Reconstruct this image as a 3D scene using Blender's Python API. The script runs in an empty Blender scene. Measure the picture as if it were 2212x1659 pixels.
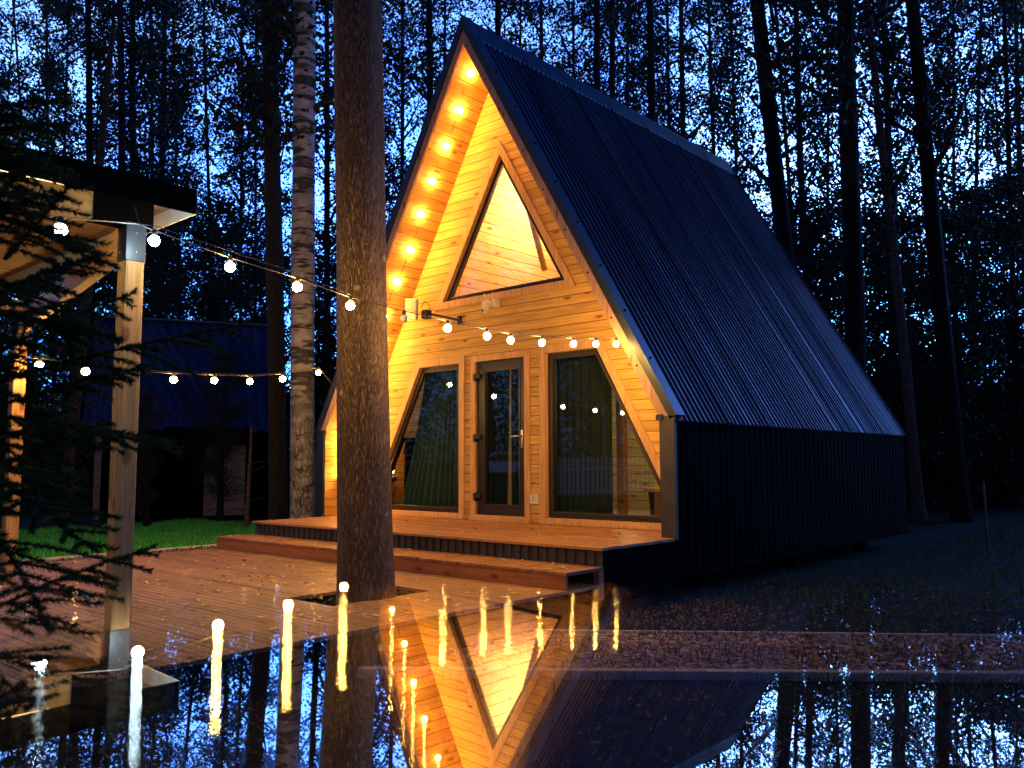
import bpy, math, random
import numpy as np
from mathutils import Vector, Matrix
sc = bpy.context.scene
COL = sc.collection

# ------------------------------------------------------------------ camera
CAM = Vector((7.4047, -7.4296, 0.7406))
YAW, PIT, ROL, FPX = -0.726, 0.093, -0.004, 1836.36      # focal length for a 2212 px wide frame
FW = Vector((math.sin(YAW)*math.cos(PIT), math.cos(YAW)*math.cos(PIT), math.sin(PIT)))
RT0 = Vector((math.cos(YAW), -math.sin(YAW), 0)); UP0 = RT0.cross(FW)
RT = RT0*math.cos(ROL) + UP0*math.sin(ROL); UP = -RT0*math.sin(ROL) + UP0*math.cos(ROL)
def ray(px, py): return FW + RT*((px-1106)/FPX) - UP*((py-829.5)/FPX)
def at(px, py, d): return CAM + ray(px, py)*d            # survey helper: photo point + distance -> place
def on(px, py, ax, v):
    d = ray(px, py); return CAM + d*((v-CAM[ax])/d[ax])
cam = bpy.data.cameras.new('camera'); co = bpy.data.objects.new('camera', cam); COL.objects.link(co)
cam.sensor_width = 36; cam.lens = FPX/2212*36; cam.clip_start = 0.01; cam.clip_end = 600
co.matrix_world = Matrix(((RT.x, UP.x, -FW.x, CAM.x), (RT.y, UP.y, -FW.y, CAM.y), (RT.z, UP.z, -FW.z, CAM.z), (0, 0, 0, 1)))
cam.dof.use_dof = True; cam.dof.focus_distance = 9.0; cam.dof.aperture_fstop = 5.0
sc.camera = co
# ------------------------------------------------------------------ world, sun
w = bpy.data.worlds.new('World'); sc.world = w; w.use_nodes = True
nt = w.node_tree; nt.nodes.clear()
o_ = nt.nodes.new('ShaderNodeOutputWorld'); bg = nt.nodes.new('ShaderNodeBackground')
sky = nt.nodes.new('ShaderNodeTexSky'); sky.sky_type = 'NISHITA'; sky.sun_disc = False
SUN_EL, SUN_ROT = math.radians(4.0), math.radians(150)
sky.sun_elevation = SUN_EL; sky.sun_rotation = SUN_ROT; sky.altitude = 0; sky.air_density = 1.0; sky.dust_density = 0.3; sky.ozone_density = 6.0
hsv = nt.nodes.new('ShaderNodeMix'); hsv.data_type = 'RGBA'; hsv.blend_type = 'MULTIPLY'; hsv.inputs[0].default_value = 1
hsv.inputs[7].default_value = (0.62, 0.86, 1.55, 1)       # the cool white balance of the dusk photograph
tcw = nt.nodes.new('ShaderNodeTexCoord'); nz = nt.nodes.new('ShaderNodeTexNoise'); nz.inputs['Scale'].default_value = 2.6; nz.inputs['Detail'].default_value = 4
rmp = nt.nodes.new('ShaderNodeValToRGB'); rmp.color_ramp.elements[0].position = 0.42; rmp.color_ramp.elements[1].position = 0.62
rmp.color_ramp.elements[0].color = (1, 1, 1, 1); rmp.color_ramp.elements[1].color = (3.2, 2.4, 1.5, 1)
cl = nt.nodes.new('ShaderNodeMix'); cl.data_type = 'RGBA'; cl.blend_type = 'MULTIPLY'; cl.inputs[0].default_value = 1
nt.links.new(tcw.outputs['Generated'], nz.inputs['Vector']); nt.links.new(nz.outputs['Fac'], rmp.inputs['Fac'])
nt.links.new(sky.outputs[0], hsv.inputs[6]); nt.links.new(hsv.outputs[2], cl.inputs[6]); nt.links.new(rmp.outputs['Color'], cl.inputs[7])
spz = nt.nodes.new('ShaderNodeSeparateXYZ'); nt.links.new(tcw.outputs['Generated'], spz.inputs[0])
rz = nt.nodes.new('ShaderNodeValToRGB'); rz.color_ramp.elements[0].position = 0.30; rz.color_ramp.elements[1].position = 0.62
rz.color_ramp.elements[0].color = (34.0, 7.6, 5.2, 1); rz.color_ramp.elements[1].color = (.40, .45, .55, 1)
for p_, c_ in ((0.0, (1.5, 2.2, 5.0, 1)), (0.12, (8.0, 5.4, 5.2, 1))): e_ = rz.color_ramp.elements.new(p_); e_.color = c_     # dusk glow low in the sky
nt.links.new(spz.outputs[2], rz.inputs['Fac'])
hg = nt.nodes.new('ShaderNodeMix'); hg.data_type = 'RGBA'; hg.blend_type = 'MULTIPLY'; hg.inputs[0].default_value = 1
nt.links.new(cl.outputs[2], hg.inputs[6]); nt.links.new(rz.outputs['Color'], hg.inputs[7])
dt = nt.nodes.new('ShaderNodeVectorMath'); dt.operation = 'DOT_PRODUCT'; dt.inputs[1].default_value = (-.19, .97, .1)
nt.links.new(tcw.outputs['Generated'], dt.inputs[0]); mr = nt.nodes.new('ShaderNodeMapRange'); mr.inputs[1].default_value = -.3; mr.inputs[2].default_value = 1.0; mr.inputs[3].default_value = .18; mr.inputs[4].default_value = 1.9
nt.links.new(dt.outputs['Value'], mr.inputs[0])     # afterglow in the north, brighter towards the right of the view
gl0 = nt.nodes.new('ShaderNodeVectorMath'); gl0.operation = 'SCALE'; nt.links.new(hg.outputs[2], gl0.inputs[0]); nt.links.new(mr.outputs[0], gl0.inputs['Scale'])
nt.links.new(gl0.outputs[0], bg.inputs['Color']); bg.inputs['Strength'].default_value = 0.15
nt.links.new(bg.outputs[0], o_.inputs['Surface'])
sl = bpy.data.lights.new('sun', 'SUN'); sl.energy = 0.02; sl.angle = math.radians(10); sl.color = (1, .8, .65)
so = bpy.data.objects.new('sun', sl); COL.objects.link(so)
so.rotation_euler = (math.radians(90)-SUN_EL, 0, math.pi - SUN_ROT)
sc.view_settings.view_transform = 'Standard'; sc.view_settings.look = 'None'; sc.view_settings.gamma = 1; sc.view_settings.exposure = 0.8
sc.render.engine = 'CYCLES'
cy = sc.cycles
cy.use_denoising = True; cy.max_bounces = 10; cy.transparent_max_bounces = 24; cy.glossy_bounces = 5; cy.diffuse_bounces = 4
cy.sample_clamp_indirect = 6; cy.caustics_reflective = False; cy.caustics_refractive = False; cy.use_light_tree = True

# ------------------------------------------------------------------ materials
def newmat(name):
    m = bpy.data.materials.new(name); m.use_nodes = True; t = m.node_tree
    b = t.nodes['Principled BSDF']; return m, t, b
def N(t, typ, **kw):
    n = t.nodes.new('ShaderNode'+typ)
    for k, v in kw.items(): setattr(n, k, v)
    return n
def setin(n, **kw):
    for k, v in kw.items(): n.inputs[k].default_value = v
def mathn(t, op, a, b=None, c=None):
    n = N(t, 'Math', operation=op)
    for i, v in enumerate((a, b, c)):
        if v is None: continue
        if hasattr(v, 'links'): t.links.new(v, n.inputs[i])
        else: n.inputs[i].default_value = v
    return n.outputs[0]
def mixc(t, fac, a, b, blend='MIX'):
    n = N(t, 'Mix', data_type='RGBA', blend_type=blend)
    for i, v in ((0, fac), (6, a), (7, b)):
        if hasattr(v, 'links'): t.links.new(v, n.inputs[i])
        else: n.inputs[i].default_value = v if i == 0 else (*v, 1)
    return n.outputs[2]
def ramp(t, fac, p0, p1, c0=(0, 0, 0), c1=(1, 1, 1)):
    n = N(t, 'ValToRGB'); e = n.color_ramp.elements
    e[0].position, e[1].position = p0, p1; e[0].color = (*c0, 1); e[1].color = (*c1, 1)
    t.links.new(fac, n.inputs[0]); return n.outputs[0]
def plain(name, col, rough=0.6, metal=0.0, noise=0.0, scale=8.0, bump=0.0, spec=0.5):
    m, t, b = newmat(name); setin(b, Roughness=rough, Metallic=metal); b.inputs['Specular IOR Level'].default_value = spec
    tc = N(t, 'TexCoord'); nz = N(t, 'TexNoise'); setin(nz, Scale=scale, Detail=5.0)
    t.links.new(tc.outputs['Object'], nz.inputs['Vector'])
    lo = tuple(c*(1-noise) for c in col); hi = tuple(min(1, c*(1+noise)) for c in col)
    t.links.new(ramp(t, nz.outputs['Fac'], .3, .7, lo, hi), b.inputs['Base Color'])
    if bump:
        bp = N(t, 'Bump'); setin(bp, Strength=bump, Distance=.01); t.links.new(nz.outputs['Fac'], bp.inputs['Height']); t.links.new(bp.outputs[0], b.inputs['Normal'])
    return m
def wood(name, base, along=0, across=2, width=.12, var=.25, knots=True, rough=.55, groove=True, skew=None, dirt=0.0, gw=.055, sheen=.35):
    """Planked timber. Object coords: `along` = grain axis, `across` = plank axis (skew: factor of |x| added for raked boards)."""
    m, t, b = newmat(name); setin(b, Roughness=rough); b.inputs['Specular IOR Level'].default_value = sheen
    tc = N(t, 'TexCoord'); sp = N(t, 'SeparateXYZ'); t.links.new(tc.outputs['Object'], sp.inputs[0])
    A, B = sp.outputs[along], sp.outputs[across]
    Cc = sp.outputs[3-along-across]
    if skew: B = mathn(t, 'MULTIPLY', B, skew)
    u = mathn(t, 'DIVIDE', B, width); fl = mathn(t, 'FLOOR', u); fr = mathn(t, 'FRACT', u)
    wn = N(t, 'TexWhiteNoise', noise_dimensions='1D'); t.links.new(fl, wn.inputs['W'])
    off = mathn(t, 'MULTIPLY', wn.outputs['Value'], 37.0)
    # grain
    cb = N(t, 'CombineXYZ'); t.links.new(mathn(t, 'MULTIPLY_ADD', A, 2.2, off), cb.inputs[0])
    t.links.new(mathn(t, 'MULTIPLY', B, 34.0), cb.inputs[1]); t.links.new(mathn(t, 'MULTIPLY', Cc, 30.0), cb.inputs[2])
    g1 = N(t, 'TexNoise'); setin(g1, Scale=1.0, Detail=5.0, Roughness=.6, Distortion=.6); t.links.new(cb.outputs[0], g1.inputs['Vector'])
    grain = ramp(t, g1.outputs['Fac'], .32, .68)
    c_lo = tuple(c*(1-var*1.3) for c in base); c_hi = tuple(min(1, c*(1+var*.6)) for c in base)
    col = mixc(t, grain, c_lo, c_hi)
    # plank tone
    wn2 = N(t, 'TexWhiteNoise', noise_dimensions='1D'); t.links.new(mathn(t, 'ADD', fl, 91.3), wn2.inputs['W'])
    tone = mathn(t, 'MULTIPLY_ADD', wn2.outputs['Value'], var*1.2, 1-var*.6)
    cbt = N(t, 'CombineXYZ')
    for i in range(3): t.links.new(tone, cbt.inputs[i])
    col = mixc(t, 1.0, col, cbt.outputs[0], 'MULTIPLY')
    if knots:
        cb2 = N(t, 'CombineXYZ'); t.links.new(mathn(t, 'MULTIPLY_ADD', A, 2.4, off), cb2.inputs[0]); t.links.new(mathn(t, 'MULTIPLY', B, 7.0), cb2.inputs[1]); t.links.new(mathn(t, 'MULTIPLY', Cc, 5.0), cb2.inputs[2])
        vo = N(t, 'TexVoronoi'); setin(vo, Scale=1.0, Randomness=1.0); t.links.new(cb2.outputs[0], vo.inputs['Vector'])
        k = ramp(t, vo.outputs['Distance'], .09, .17, (1, 1, 1), (0, 0, 0))
        halo = ramp(t, vo.outputs['Distance'], .12, .36, (1, 1, 1), (0, 0, 0))
        col = mixc(t, mathn(t, 'MULTIPLY', halo, .30), col, tuple(c*q for c, q in zip(base, (.72, .55, .4))))
        col = mixc(t, mathn(t, 'MULTIPLY', k, .85), col, (base[0]*.28, base[1]*.18, base[2]*.13))
    if dirt:
        dn = N(t, 'TexNoise'); setin(dn, Scale=1.7, Detail=6.0, Roughness=.65); t.links.new(tc.outputs['Object'], dn.inputs['Vector'])
        col = mixc(t, mathn(t, 'MULTIPLY', ramp(t, dn.outputs['Fac'], .42, .70), dirt), col, tuple(c*.42 for c in base))
    if groove:
        e = mathn(t, 'MINIMUM', fr, mathn(t, 'SUBTRACT', 1.0, fr))
        gr = ramp(t, e, gw*.35, gw, (1, 1, 1), (0, 0, 0))
        col = mixc(t, mathn(t, 'MULTIPLY', gr, .8), col, (base[0]*.10, base[1]*.06, base[2]*.05))
        ht = mathn(t, 'ADD', mathn(t, 'MULTIPLY', gr, -1.0), mathn(t, 'MULTIPLY', grain, .08))
    else:
        ht = mathn(t, 'MULTIPLY', grain, .15)
    bp = N(t, 'Bump'); setin(bp, Strength=.7, Distance=.006); t.links.new(ht, bp.inputs['Height']); t.links.new(bp.outputs[0], b.inputs['Normal'])
    t.links.new(col, b.inputs['Base Color']); return m
PINE = (.60, .36, .10)
M = {}
M['siding'] = wood('pine_siding', PINE, 0, 2, .121)
M['soffit'] = wood('pine_soffit', (.58, .30, .085), 1, 2, .125)
M['sidewall'] = wood('pine_inner_wall', PINE, 1, 2, .121)
M['trim'] = wood('pine_trim', (.62, .37, .17), 2, 0, 9., groove=False, knots=False)
M['barge'] = wood('barge_timber', (.42, .25, .18), 2, 0, 9., groove=False)
M['deck'] = wood('oiled_deck', (.37, .205, .095), 0, 1, .142, .35, dirt=.6, gw=.05, rough=.5)
M['porch'] = wood('porch_boards', (.40, .19, .085), 0, 1, .142, .3, dirt=.5, gw=.04, rough=.5)
M['step'] = wood('step_boards', (.38, .175, .075), 1, 0, .142, .3, dirt=.5, gw=.05, rough=.5)
M['riser'] = wood('riser_board', (.36, .13, .045), 0, 2, 9., groove=False, rough=.5)
M['post'] = wood('post_timber', (.50, .28, .09), 2, 0, 9., .35, groove=False)
M['beam'] = wood('beam_timber', (.55, .30, .10), 1, 2, 9., .3, groove=False)
M['loft'] = wood('loft_ceiling', (.60, .38, .18), 1, 2, .125)
M['roommat'] = wood('room_wall', (.42, .32, .13), 0, 2, .14)
M['floor'] = wood('room_floor', (.3, .2, .1), 0, 1, .14)
M['greyboard'] = wood('weathered_siding', (.24, .19, .17), 0, 2, .16, rough=.8)
M['roof'] = plain('blue_black_sheet', (.038, .058, .115), .27, .45, .12, 3.0)
def sheet():
    m, t, b = newmat('blue_black_sheet'); setin(b, Metallic=.15); b.inputs['Specular IOR Level'].default_value = .24
    tc = N(t, 'TexCoord'); mp = N(t, 'Mapping'); mp.inputs['Scale'].default_value = (.35, 9., .35); t.links.new(tc.outputs['Object'], mp.inputs[0])
    n1 = N(t, 'TexNoise'); setin(n1, Scale=1.0, Detail=5., Roughness=.6); t.links.new(mp.outputs[0], n1.inputs['Vector'])
    n2 = N(t, 'TexNoise'); setin(n2, Scale=2.2, Detail=6., Roughness=.7); t.links.new(tc.outputs['Object'], n2.inputs['Vector'])
    f = mathn(t, 'MULTIPLY', ramp(t, n1.outputs['Fac'], .35, .65), 1.0)
    c = mixc(t, f, (.007, .013, .034), (.030, .050, .120)); c = mixc(t, mathn(t, 'MULTIPLY', ramp(t, n2.outputs['Fac'], .55, .75), .4), c, (.020, .026, .034))
    t.links.new(c, b.inputs['Base Color']); t.links.new(mathn(t, 'MULTIPLY_ADD', n2.outputs['Fac'], .26, .20), b.inputs['Roughness'])
    bp = N(t, 'Bump'); setin(bp, Strength=.25, Distance=.02); t.links.new(n2.outputs['Fac'], bp.inputs['Height']); t.links.new(bp.outputs[0], b.inputs['Normal'])
    return m
M['roof'] = sheet()
M['flash'] = plain('flashing', (.032, .040, .060), .34, .5, .15, 3.0)
M['postmetal'] = plain('grey_flashing', (.060, .055, .060), .42, .5, .2, 5.0)
M['blackmetal'] = plain('black_cladding', (.0012, .0012, .0014), .8, .0, .2, 4.0, spec=.02)
M['skirt'] = plain('ribbed_skirt', (.035, .032, .034), .5, .1, .2, 4.0)
M['sleeve'] = plain('graphite_sheet', (.055, .065, .075), .4, .4, .1, 4.0)
M['frame'] = plain('anthracite_frame', (.022, .018, .018), .38, .0, .1, 4.0)
M['white'] = plain('white_plastic', (.72, .68, .62), .45, 0, .05)
M['greyplastic'] = plain('grey_plastic', (.42, .38, .34), .5, 0, .05)
M['steel'] = plain('steel', (.45, .42, .38), .35, .9, .1)
M['black'] = plain('black_rubber', (.012, .012, .013), .6, 0, .1)
M['curtain'] = plain('green_curtain', (.030, .080, .055), .8, 0, .2, 5.0)
M['curtain2'] = plain('dark_curtain', (.012, .028, .028), .85, 0, .2, 5.0)
M['creamwall'] = plain('cream_wall', (.75, .62, .42), .8, 0, .08, 3.0)
M['kerb'] = plain('concrete_kerb', (.42, .41, .40), .85, 0, .2, 14., .3)
M['picket'] = plain('pale_picket', (.62, .52, .50), .8, 0, .15)
M['carpaint'] = plain('silver_paint', (.60, .62, .70), .3, .3, .05)
M['carglass'] = plain('dark_glass', (.02, .02, .03), .08, 0, 0)
M['alloy'] = plain('alloy', (.5, .5, .52), .3, .8, .05)
M['roofwhite'] = plain('white_fascia', (.62, .66, .64), .6, 0, .05)

def ground_mat():
    m, t, b = newmat('forest_floor'); setin(b, Roughness=.95); b.inputs['Specular IOR Level'].default_value = .15
    tc = N(t, 'TexCoord'); n1 = N(t, 'TexNoise'); setin(n1, Scale=.7, Detail=8., Roughness=.7); t.links.new(tc.outputs['Object'], n1.inputs['Vector'])
    n2 = N(t, 'TexNoise'); setin(n2, Scale=22., Detail=6., Roughness=.7); t.links.new(tc.outputs['Object'], n2.inputs['Vector'])
    c = mixc(t, ramp(t, n1.outputs['Fac'], .42, .60), (.016, .011, .008), (.012, .022, .006))
    c = mixc(t, ramp(t, n2.outputs['Fac'], .35, .65), c, (.005, .004, .003))
    t.links.new(c, b.inputs['Base Color'])
    bp = N(t, 'Bump'); setin(bp, Strength=.8, Distance=.04); t.links.new(n2.outputs['Fac'], bp.inputs['Height']); t.links.new(bp.outputs[0], b.inputs['Normal'])
    return m
def litter_mat(name, cols, scale):
    m, t, b = newmat(name); setin(b, Roughness=.9); b.inputs['Specular IOR Level'].default_value = .2
    tc = N(t, 'TexCoord'); vo = N(t, 'TexVoronoi'); setin(vo, Scale=scale); t.links.new(tc.outputs['Object'], vo.inputs['Vector'])
    sp = N(t, 'SeparateColor'); t.links.new(vo.outputs['Color'], sp.inputs[0])
    n = N(t, 'ValToRGB'); n.color_ramp.interpolation = 'CONSTANT'
    while len(n.color_ramp.elements) < len(cols): n.color_ramp.elements.new(.5)
    for i, c in enumerate(cols): n.color_ramp.elements[i].position = i/len(cols); n.color_ramp.elements[i].color = (*c, 1)
    t.links.new(sp.outputs[0], n.inputs[0]); t.links.new(n.outputs[0], b.inputs['Base Color'])
    bp = N(t, 'Bump'); setin(bp, Strength=1., Distance=.02); t.links.new(vo.outputs['Distance'], bp.inputs['Height']); t.links.new(bp.outputs[0], b.inputs['Normal'])
    return m
M['ground'] = ground_mat()
M['gravel'] = litter_mat('gravel', [(.12, .09, .075), (.35, .3, .26), (.2, .15, .12), (.45, .40, .36), (.09, .07, .05)], 32.)
M['pathleaf'] = litter_mat('leafy_gravel', [(.14, .09, .075), (.42, .30, .27), (.07, .05, .045), (.30, .18, .15), (.52, .43, .40)], 24.)
def leafy(name, c1, c2, c3, tr=.25):
    m, t, b = newmat(name); setin(b, Roughness=.7); b.inputs['Specular IOR Level'].default_value = .25
    g = N(t, 'NewGeometry'); cr = N(t, 'ValToRGB'); e = cr.color_ramp.elements; e.new(.5)
    e[0].color, e[1].color, e[2].color = (*c1, 1), (*c2, 1), (*c3, 1); e[0].position, e[1].position, e[2].position = 0, .5, 1
    t.links.new(g.outputs['Random Per Island'], cr.inputs[0]); t.links.new(cr.outputs[0], b.inputs['Base Color'])
    if tr:
        td = N(t, 'BsdfTranslucent'); t.links.new(cr.outputs[0], td.inputs['Color']); mx = N(t, 'MixShader'); mx.inputs[0].default_value = tr
        t.links.new(b.outputs[0], mx.inputs[1]); t.links.new(td.outputs[0], mx.inputs[2]); t.links.new(mx.outputs[0], t.nodes['Material Output'].inputs[0])
    return m
M['leaf'] = leafy('foliage', (.004, .008, .004), (.011, .018, .007), (.022, .026, .010), .08)
M['needle'] = leafy('spruce_needles', (.010, .030, .012), (.02, .06, .018), (.035, .085, .025), .1)
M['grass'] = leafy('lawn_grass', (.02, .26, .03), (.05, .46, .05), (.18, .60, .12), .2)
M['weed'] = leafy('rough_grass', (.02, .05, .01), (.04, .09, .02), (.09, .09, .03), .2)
M['litter'] = leafy('fallen_leaf', (.12, .04, .02), (.62, .36, .12), (.80, .66, .34), .1)
M['litter2'] = leafy('brown_leaf', (.035, .02, .015), (.09, .05, .035), (.20, .15, .12), .1)
M['litter3'] = leafy('dry_path_leaf', (.07, .045, .04), (.22, .13, .11), (.42, .34, .30), .1)
def bark(name, c1, c2, scale=12., zs=.13, dist=.016, spots=True):
    m, t, b = newmat(name); setin(b, Roughness=.9); b.inputs['Specular IOR Level'].default_value = .2
    tc = N(t, 'TexCoord'); mp = N(t, 'Mapping'); mp.inputs['Scale'].default_value = (1, 1, zs); t.links.new(tc.outputs['Object'], mp.inputs[0])
    n1 = N(t, 'TexNoise'); setin(n1, Scale=scale*3.2, Detail=7., Roughness=.7, Distortion=.8); t.links.new(mp.outputs[0], n1.inputs['Vector'])
    v = N(t, 'TexVoronoi', feature='DISTANCE_TO_EDGE'); setin(v, Scale=scale*6.5); va = N(t, 'VectorMath', operation='MULTIPLY_ADD'); t.links.new(n1.outputs['Color'], va.inputs[0]); va.inputs[1].default_value = (.05, .05, .05); t.links.new(mp.outputs[0], va.inputs[2]); t.links.new(va.outputs[0], v.inputs['Vector'])
    crk = ramp(t, v.outputs['Distance'], .0, .22)
    h = mathn(t, 'ADD', mathn(t, 'MULTIPLY', crk, .5), n1.outputs['Fac'])
    c = mixc(t, ramp(t, h, .55, 1.1), c1, c2)
    if spots:
        v2 = N(t, 'TexVoronoi'); setin(v2, Scale=3.4); t.links.new(tc.outputs['Object'], v2.inputs['Vector'])
        n3 = N(t, 'TexNoise'); setin(n3, Scale=30., Detail=3.); t.links.new(tc.outputs['Object'], n3.inputs['Vector'])
        d = mathn(t, 'ADD', v2.outputs['Distance'], mathn(t, 'MULTIPLY', n3.outputs['Fac'], .05))
        c = mixc(t, ramp(t, d, .105, .13, (.8, .8, .8), (0, 0, 0)), c, (.36, .36, .30))
    t.links.new(c, b.inputs['Base Color'])
    bp = N(t, 'Bump'); setin(bp, Strength=1., Distance=dist); t.links.new(h, bp.inputs['Height']); t.links.new(bp.outputs[0], b.inputs['Normal'])
    return m
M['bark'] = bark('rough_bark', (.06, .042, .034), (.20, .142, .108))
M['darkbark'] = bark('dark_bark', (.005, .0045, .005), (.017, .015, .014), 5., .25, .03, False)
M['midbark'] = bark('brown_bark', (.018, .014, .012), (.075, .058, .046), 10., .15, .02, False)
M['twig'] = plain('twig', (.018, .014, .010), .9)
def birch():
    m, t, b = newmat('birch_bark'); setin(b, Roughness=.75)
    tc = N(t, 'TexCoord'); mp = N(t, 'Mapping'); mp.inputs['Scale'].default_value = (1, 1, 5.5); t.links.new(tc.outputs['Object'], mp.inputs[0])
    n1 = N(t, 'TexNoise'); setin(n1, Scale=2.1, Detail=5., Roughness=.55, Distortion=.5); t.links.new(mp.outputs[0], n1.inputs['Vector'])
    band = ramp(t, n1.outputs['Fac'], .50, .56)
    mp2 = N(t, 'Mapping'); mp2.inputs['Scale'].default_value = (1, 1, .3); t.links.new(tc.outputs['Object'], mp2.inputs[0])
    n2 = N(t, 'TexVoronoi', feature='DISTANCE_TO_EDGE'); setin(n2, Scale=17.); va2 = N(t, 'VectorMath', operation='MULTIPLY_ADD'); nw = N(t, 'TexNoise'); setin(nw, Scale=6., Detail=4.); t.links.new(tc.outputs['Object'], nw.inputs['Vector']); t.links.new(nw.outputs['Color'], va2.inputs[0]); va2.inputs[1].default_value = (.16, .16, .16); t.links.new(mp2.outputs[0], va2.inputs[2]); t.links.new(va2.outputs[0], n2.inputs['Vector'])
    n4 = N(t, 'TexNoise'); setin(n4, Scale=7., Detail=6.); t.links.new(tc.outputs['Object'], n4.inputs['Vector'])
    crack = ramp(t, mathn(t, 'ADD', n2.outputs['Distance'], mathn(t, 'MULTIPLY', n4.outputs['Fac'], .25)), .12, .24, (1, 1, 1), (0, 0, 0))
    sp = N(t, 'SeparateXYZ'); t.links.new(tc.outputs['Object'], sp.inputs[0])
    low = ramp(t, mathn(t, 'MULTIPLY', sp.outputs[2], .2), .26, .40, (1, 1, 1), (0, 0, 0))
    dark = mathn(t, 'MAXIMUM', mathn(t, 'MULTIPLY', band, mathn(t, 'SUBTRACT', 1.0, mathn(t, 'MULTIPLY', low, .7))), mathn(t, 'MULTIPLY', crack, low))
    c = mixc(t, ramp(t, n4.outputs['Fac'], .35, .65), (.26, .23, .21), (.44, .41, .38))
    c = mixc(t, mathn(t, 'MULTIPLY', dark, .93), c, (.030, .024, .02)); t.links.new(c, b.inputs['Base Color'])
    bp = N(t, 'Bump'); setin(bp, Strength=.9, Distance=.02); t.links.new(mathn(t, 'SUBTRACT', 1.0, dark), bp.inputs['Height']); t.links.new(bp.outputs[0], b.inputs['Normal'])
    return m
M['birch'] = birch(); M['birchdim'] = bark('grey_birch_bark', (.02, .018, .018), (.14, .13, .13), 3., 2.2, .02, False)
def emit(name, col, s):
    m = bpy.data.materials.new(name); m.use_nodes = True; t = m.node_tree; t.nodes.clear()
    e = N(t, 'Emission'); e.inputs[0].default_value = (*col, 1); e.inputs[1].default_value = s
    o = N(t, 'OutputMaterial'); t.links.new(e.outputs[0], o.inputs[0]); return m
WARM = (1, .52, .11)
M['bulb'] = emit('warm_bulb_glass', WARM, 480)
M['bulbs'] = emit('warm_soffit_bulb_glass', (1, .50, .095), 310)
M['bulbback'] = emit('warm_far_bulb_glass', (1, .55, .16), 260)
M['bulbcool'] = emit('cool_bulb_glass', (.72, .95, 1), 95)
M['bulbdead'] = plain('frosted_bulb', (.55, .52, .48), .4)
M['led'] = emit('led_strip', (1, .80, .45), 40)
M['loftlamp'] = emit('loft_lamp_glass', (1, .62, .27), 30)
def glass_mat(name, refl, tint=(.8, .9, .85)):
    m = bpy.data.materials.new(name); m.use_nodes = True; t = m.node_tree; t.nodes.clear()
    tr = N(t, 'BsdfTransparent'); tr.inputs[0].default_value = (*tint, 1)
    gl = N(t, 'BsdfGlossy'); gl.inputs['Roughness'].default_value = .0; gl.inputs['Color'].default_value = (1, 1, 1, 1)
    tc = N(t, 'TexCoord'); nz = N(t, 'TexNoise'); setin(nz, Scale=1.1, Detail=1.); t.links.new(tc.outputs['Object'], nz.inputs['Vector'])
    bp = N(t, 'Bump'); setin(bp, Strength=.05, Distance=.02); t.links.new(nz.outputs['Fac'], bp.inputs['Height']); t.links.new(bp.outputs[0], gl.inputs['Normal'])
    lw = N(t, 'LayerWeight'); lw.inputs[0].default_value = .5
    f = mathn(t, 'ADD', mathn(t, 'MULTIPLY', mathn(t, 'POWER', lw.outputs['Facing'], 4.0), .6), refl)
    mx = N(t, 'MixShader'); t.links.new(f, mx.inputs[0]); t.links.new(tr.outputs[0], mx.inputs[1]); t.links.new(gl.outputs[0], mx.inputs[2])
    o = N(t, 'OutputMaterial'); t.links.new(mx.outputs[0], o.inputs[0]); return m
M['pane'] = glass_mat('window_glass', .12, (.75, .8, .72))
M['paneup'] = glass_mat('gable_glass', .12, (.9, .9, .88))

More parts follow.
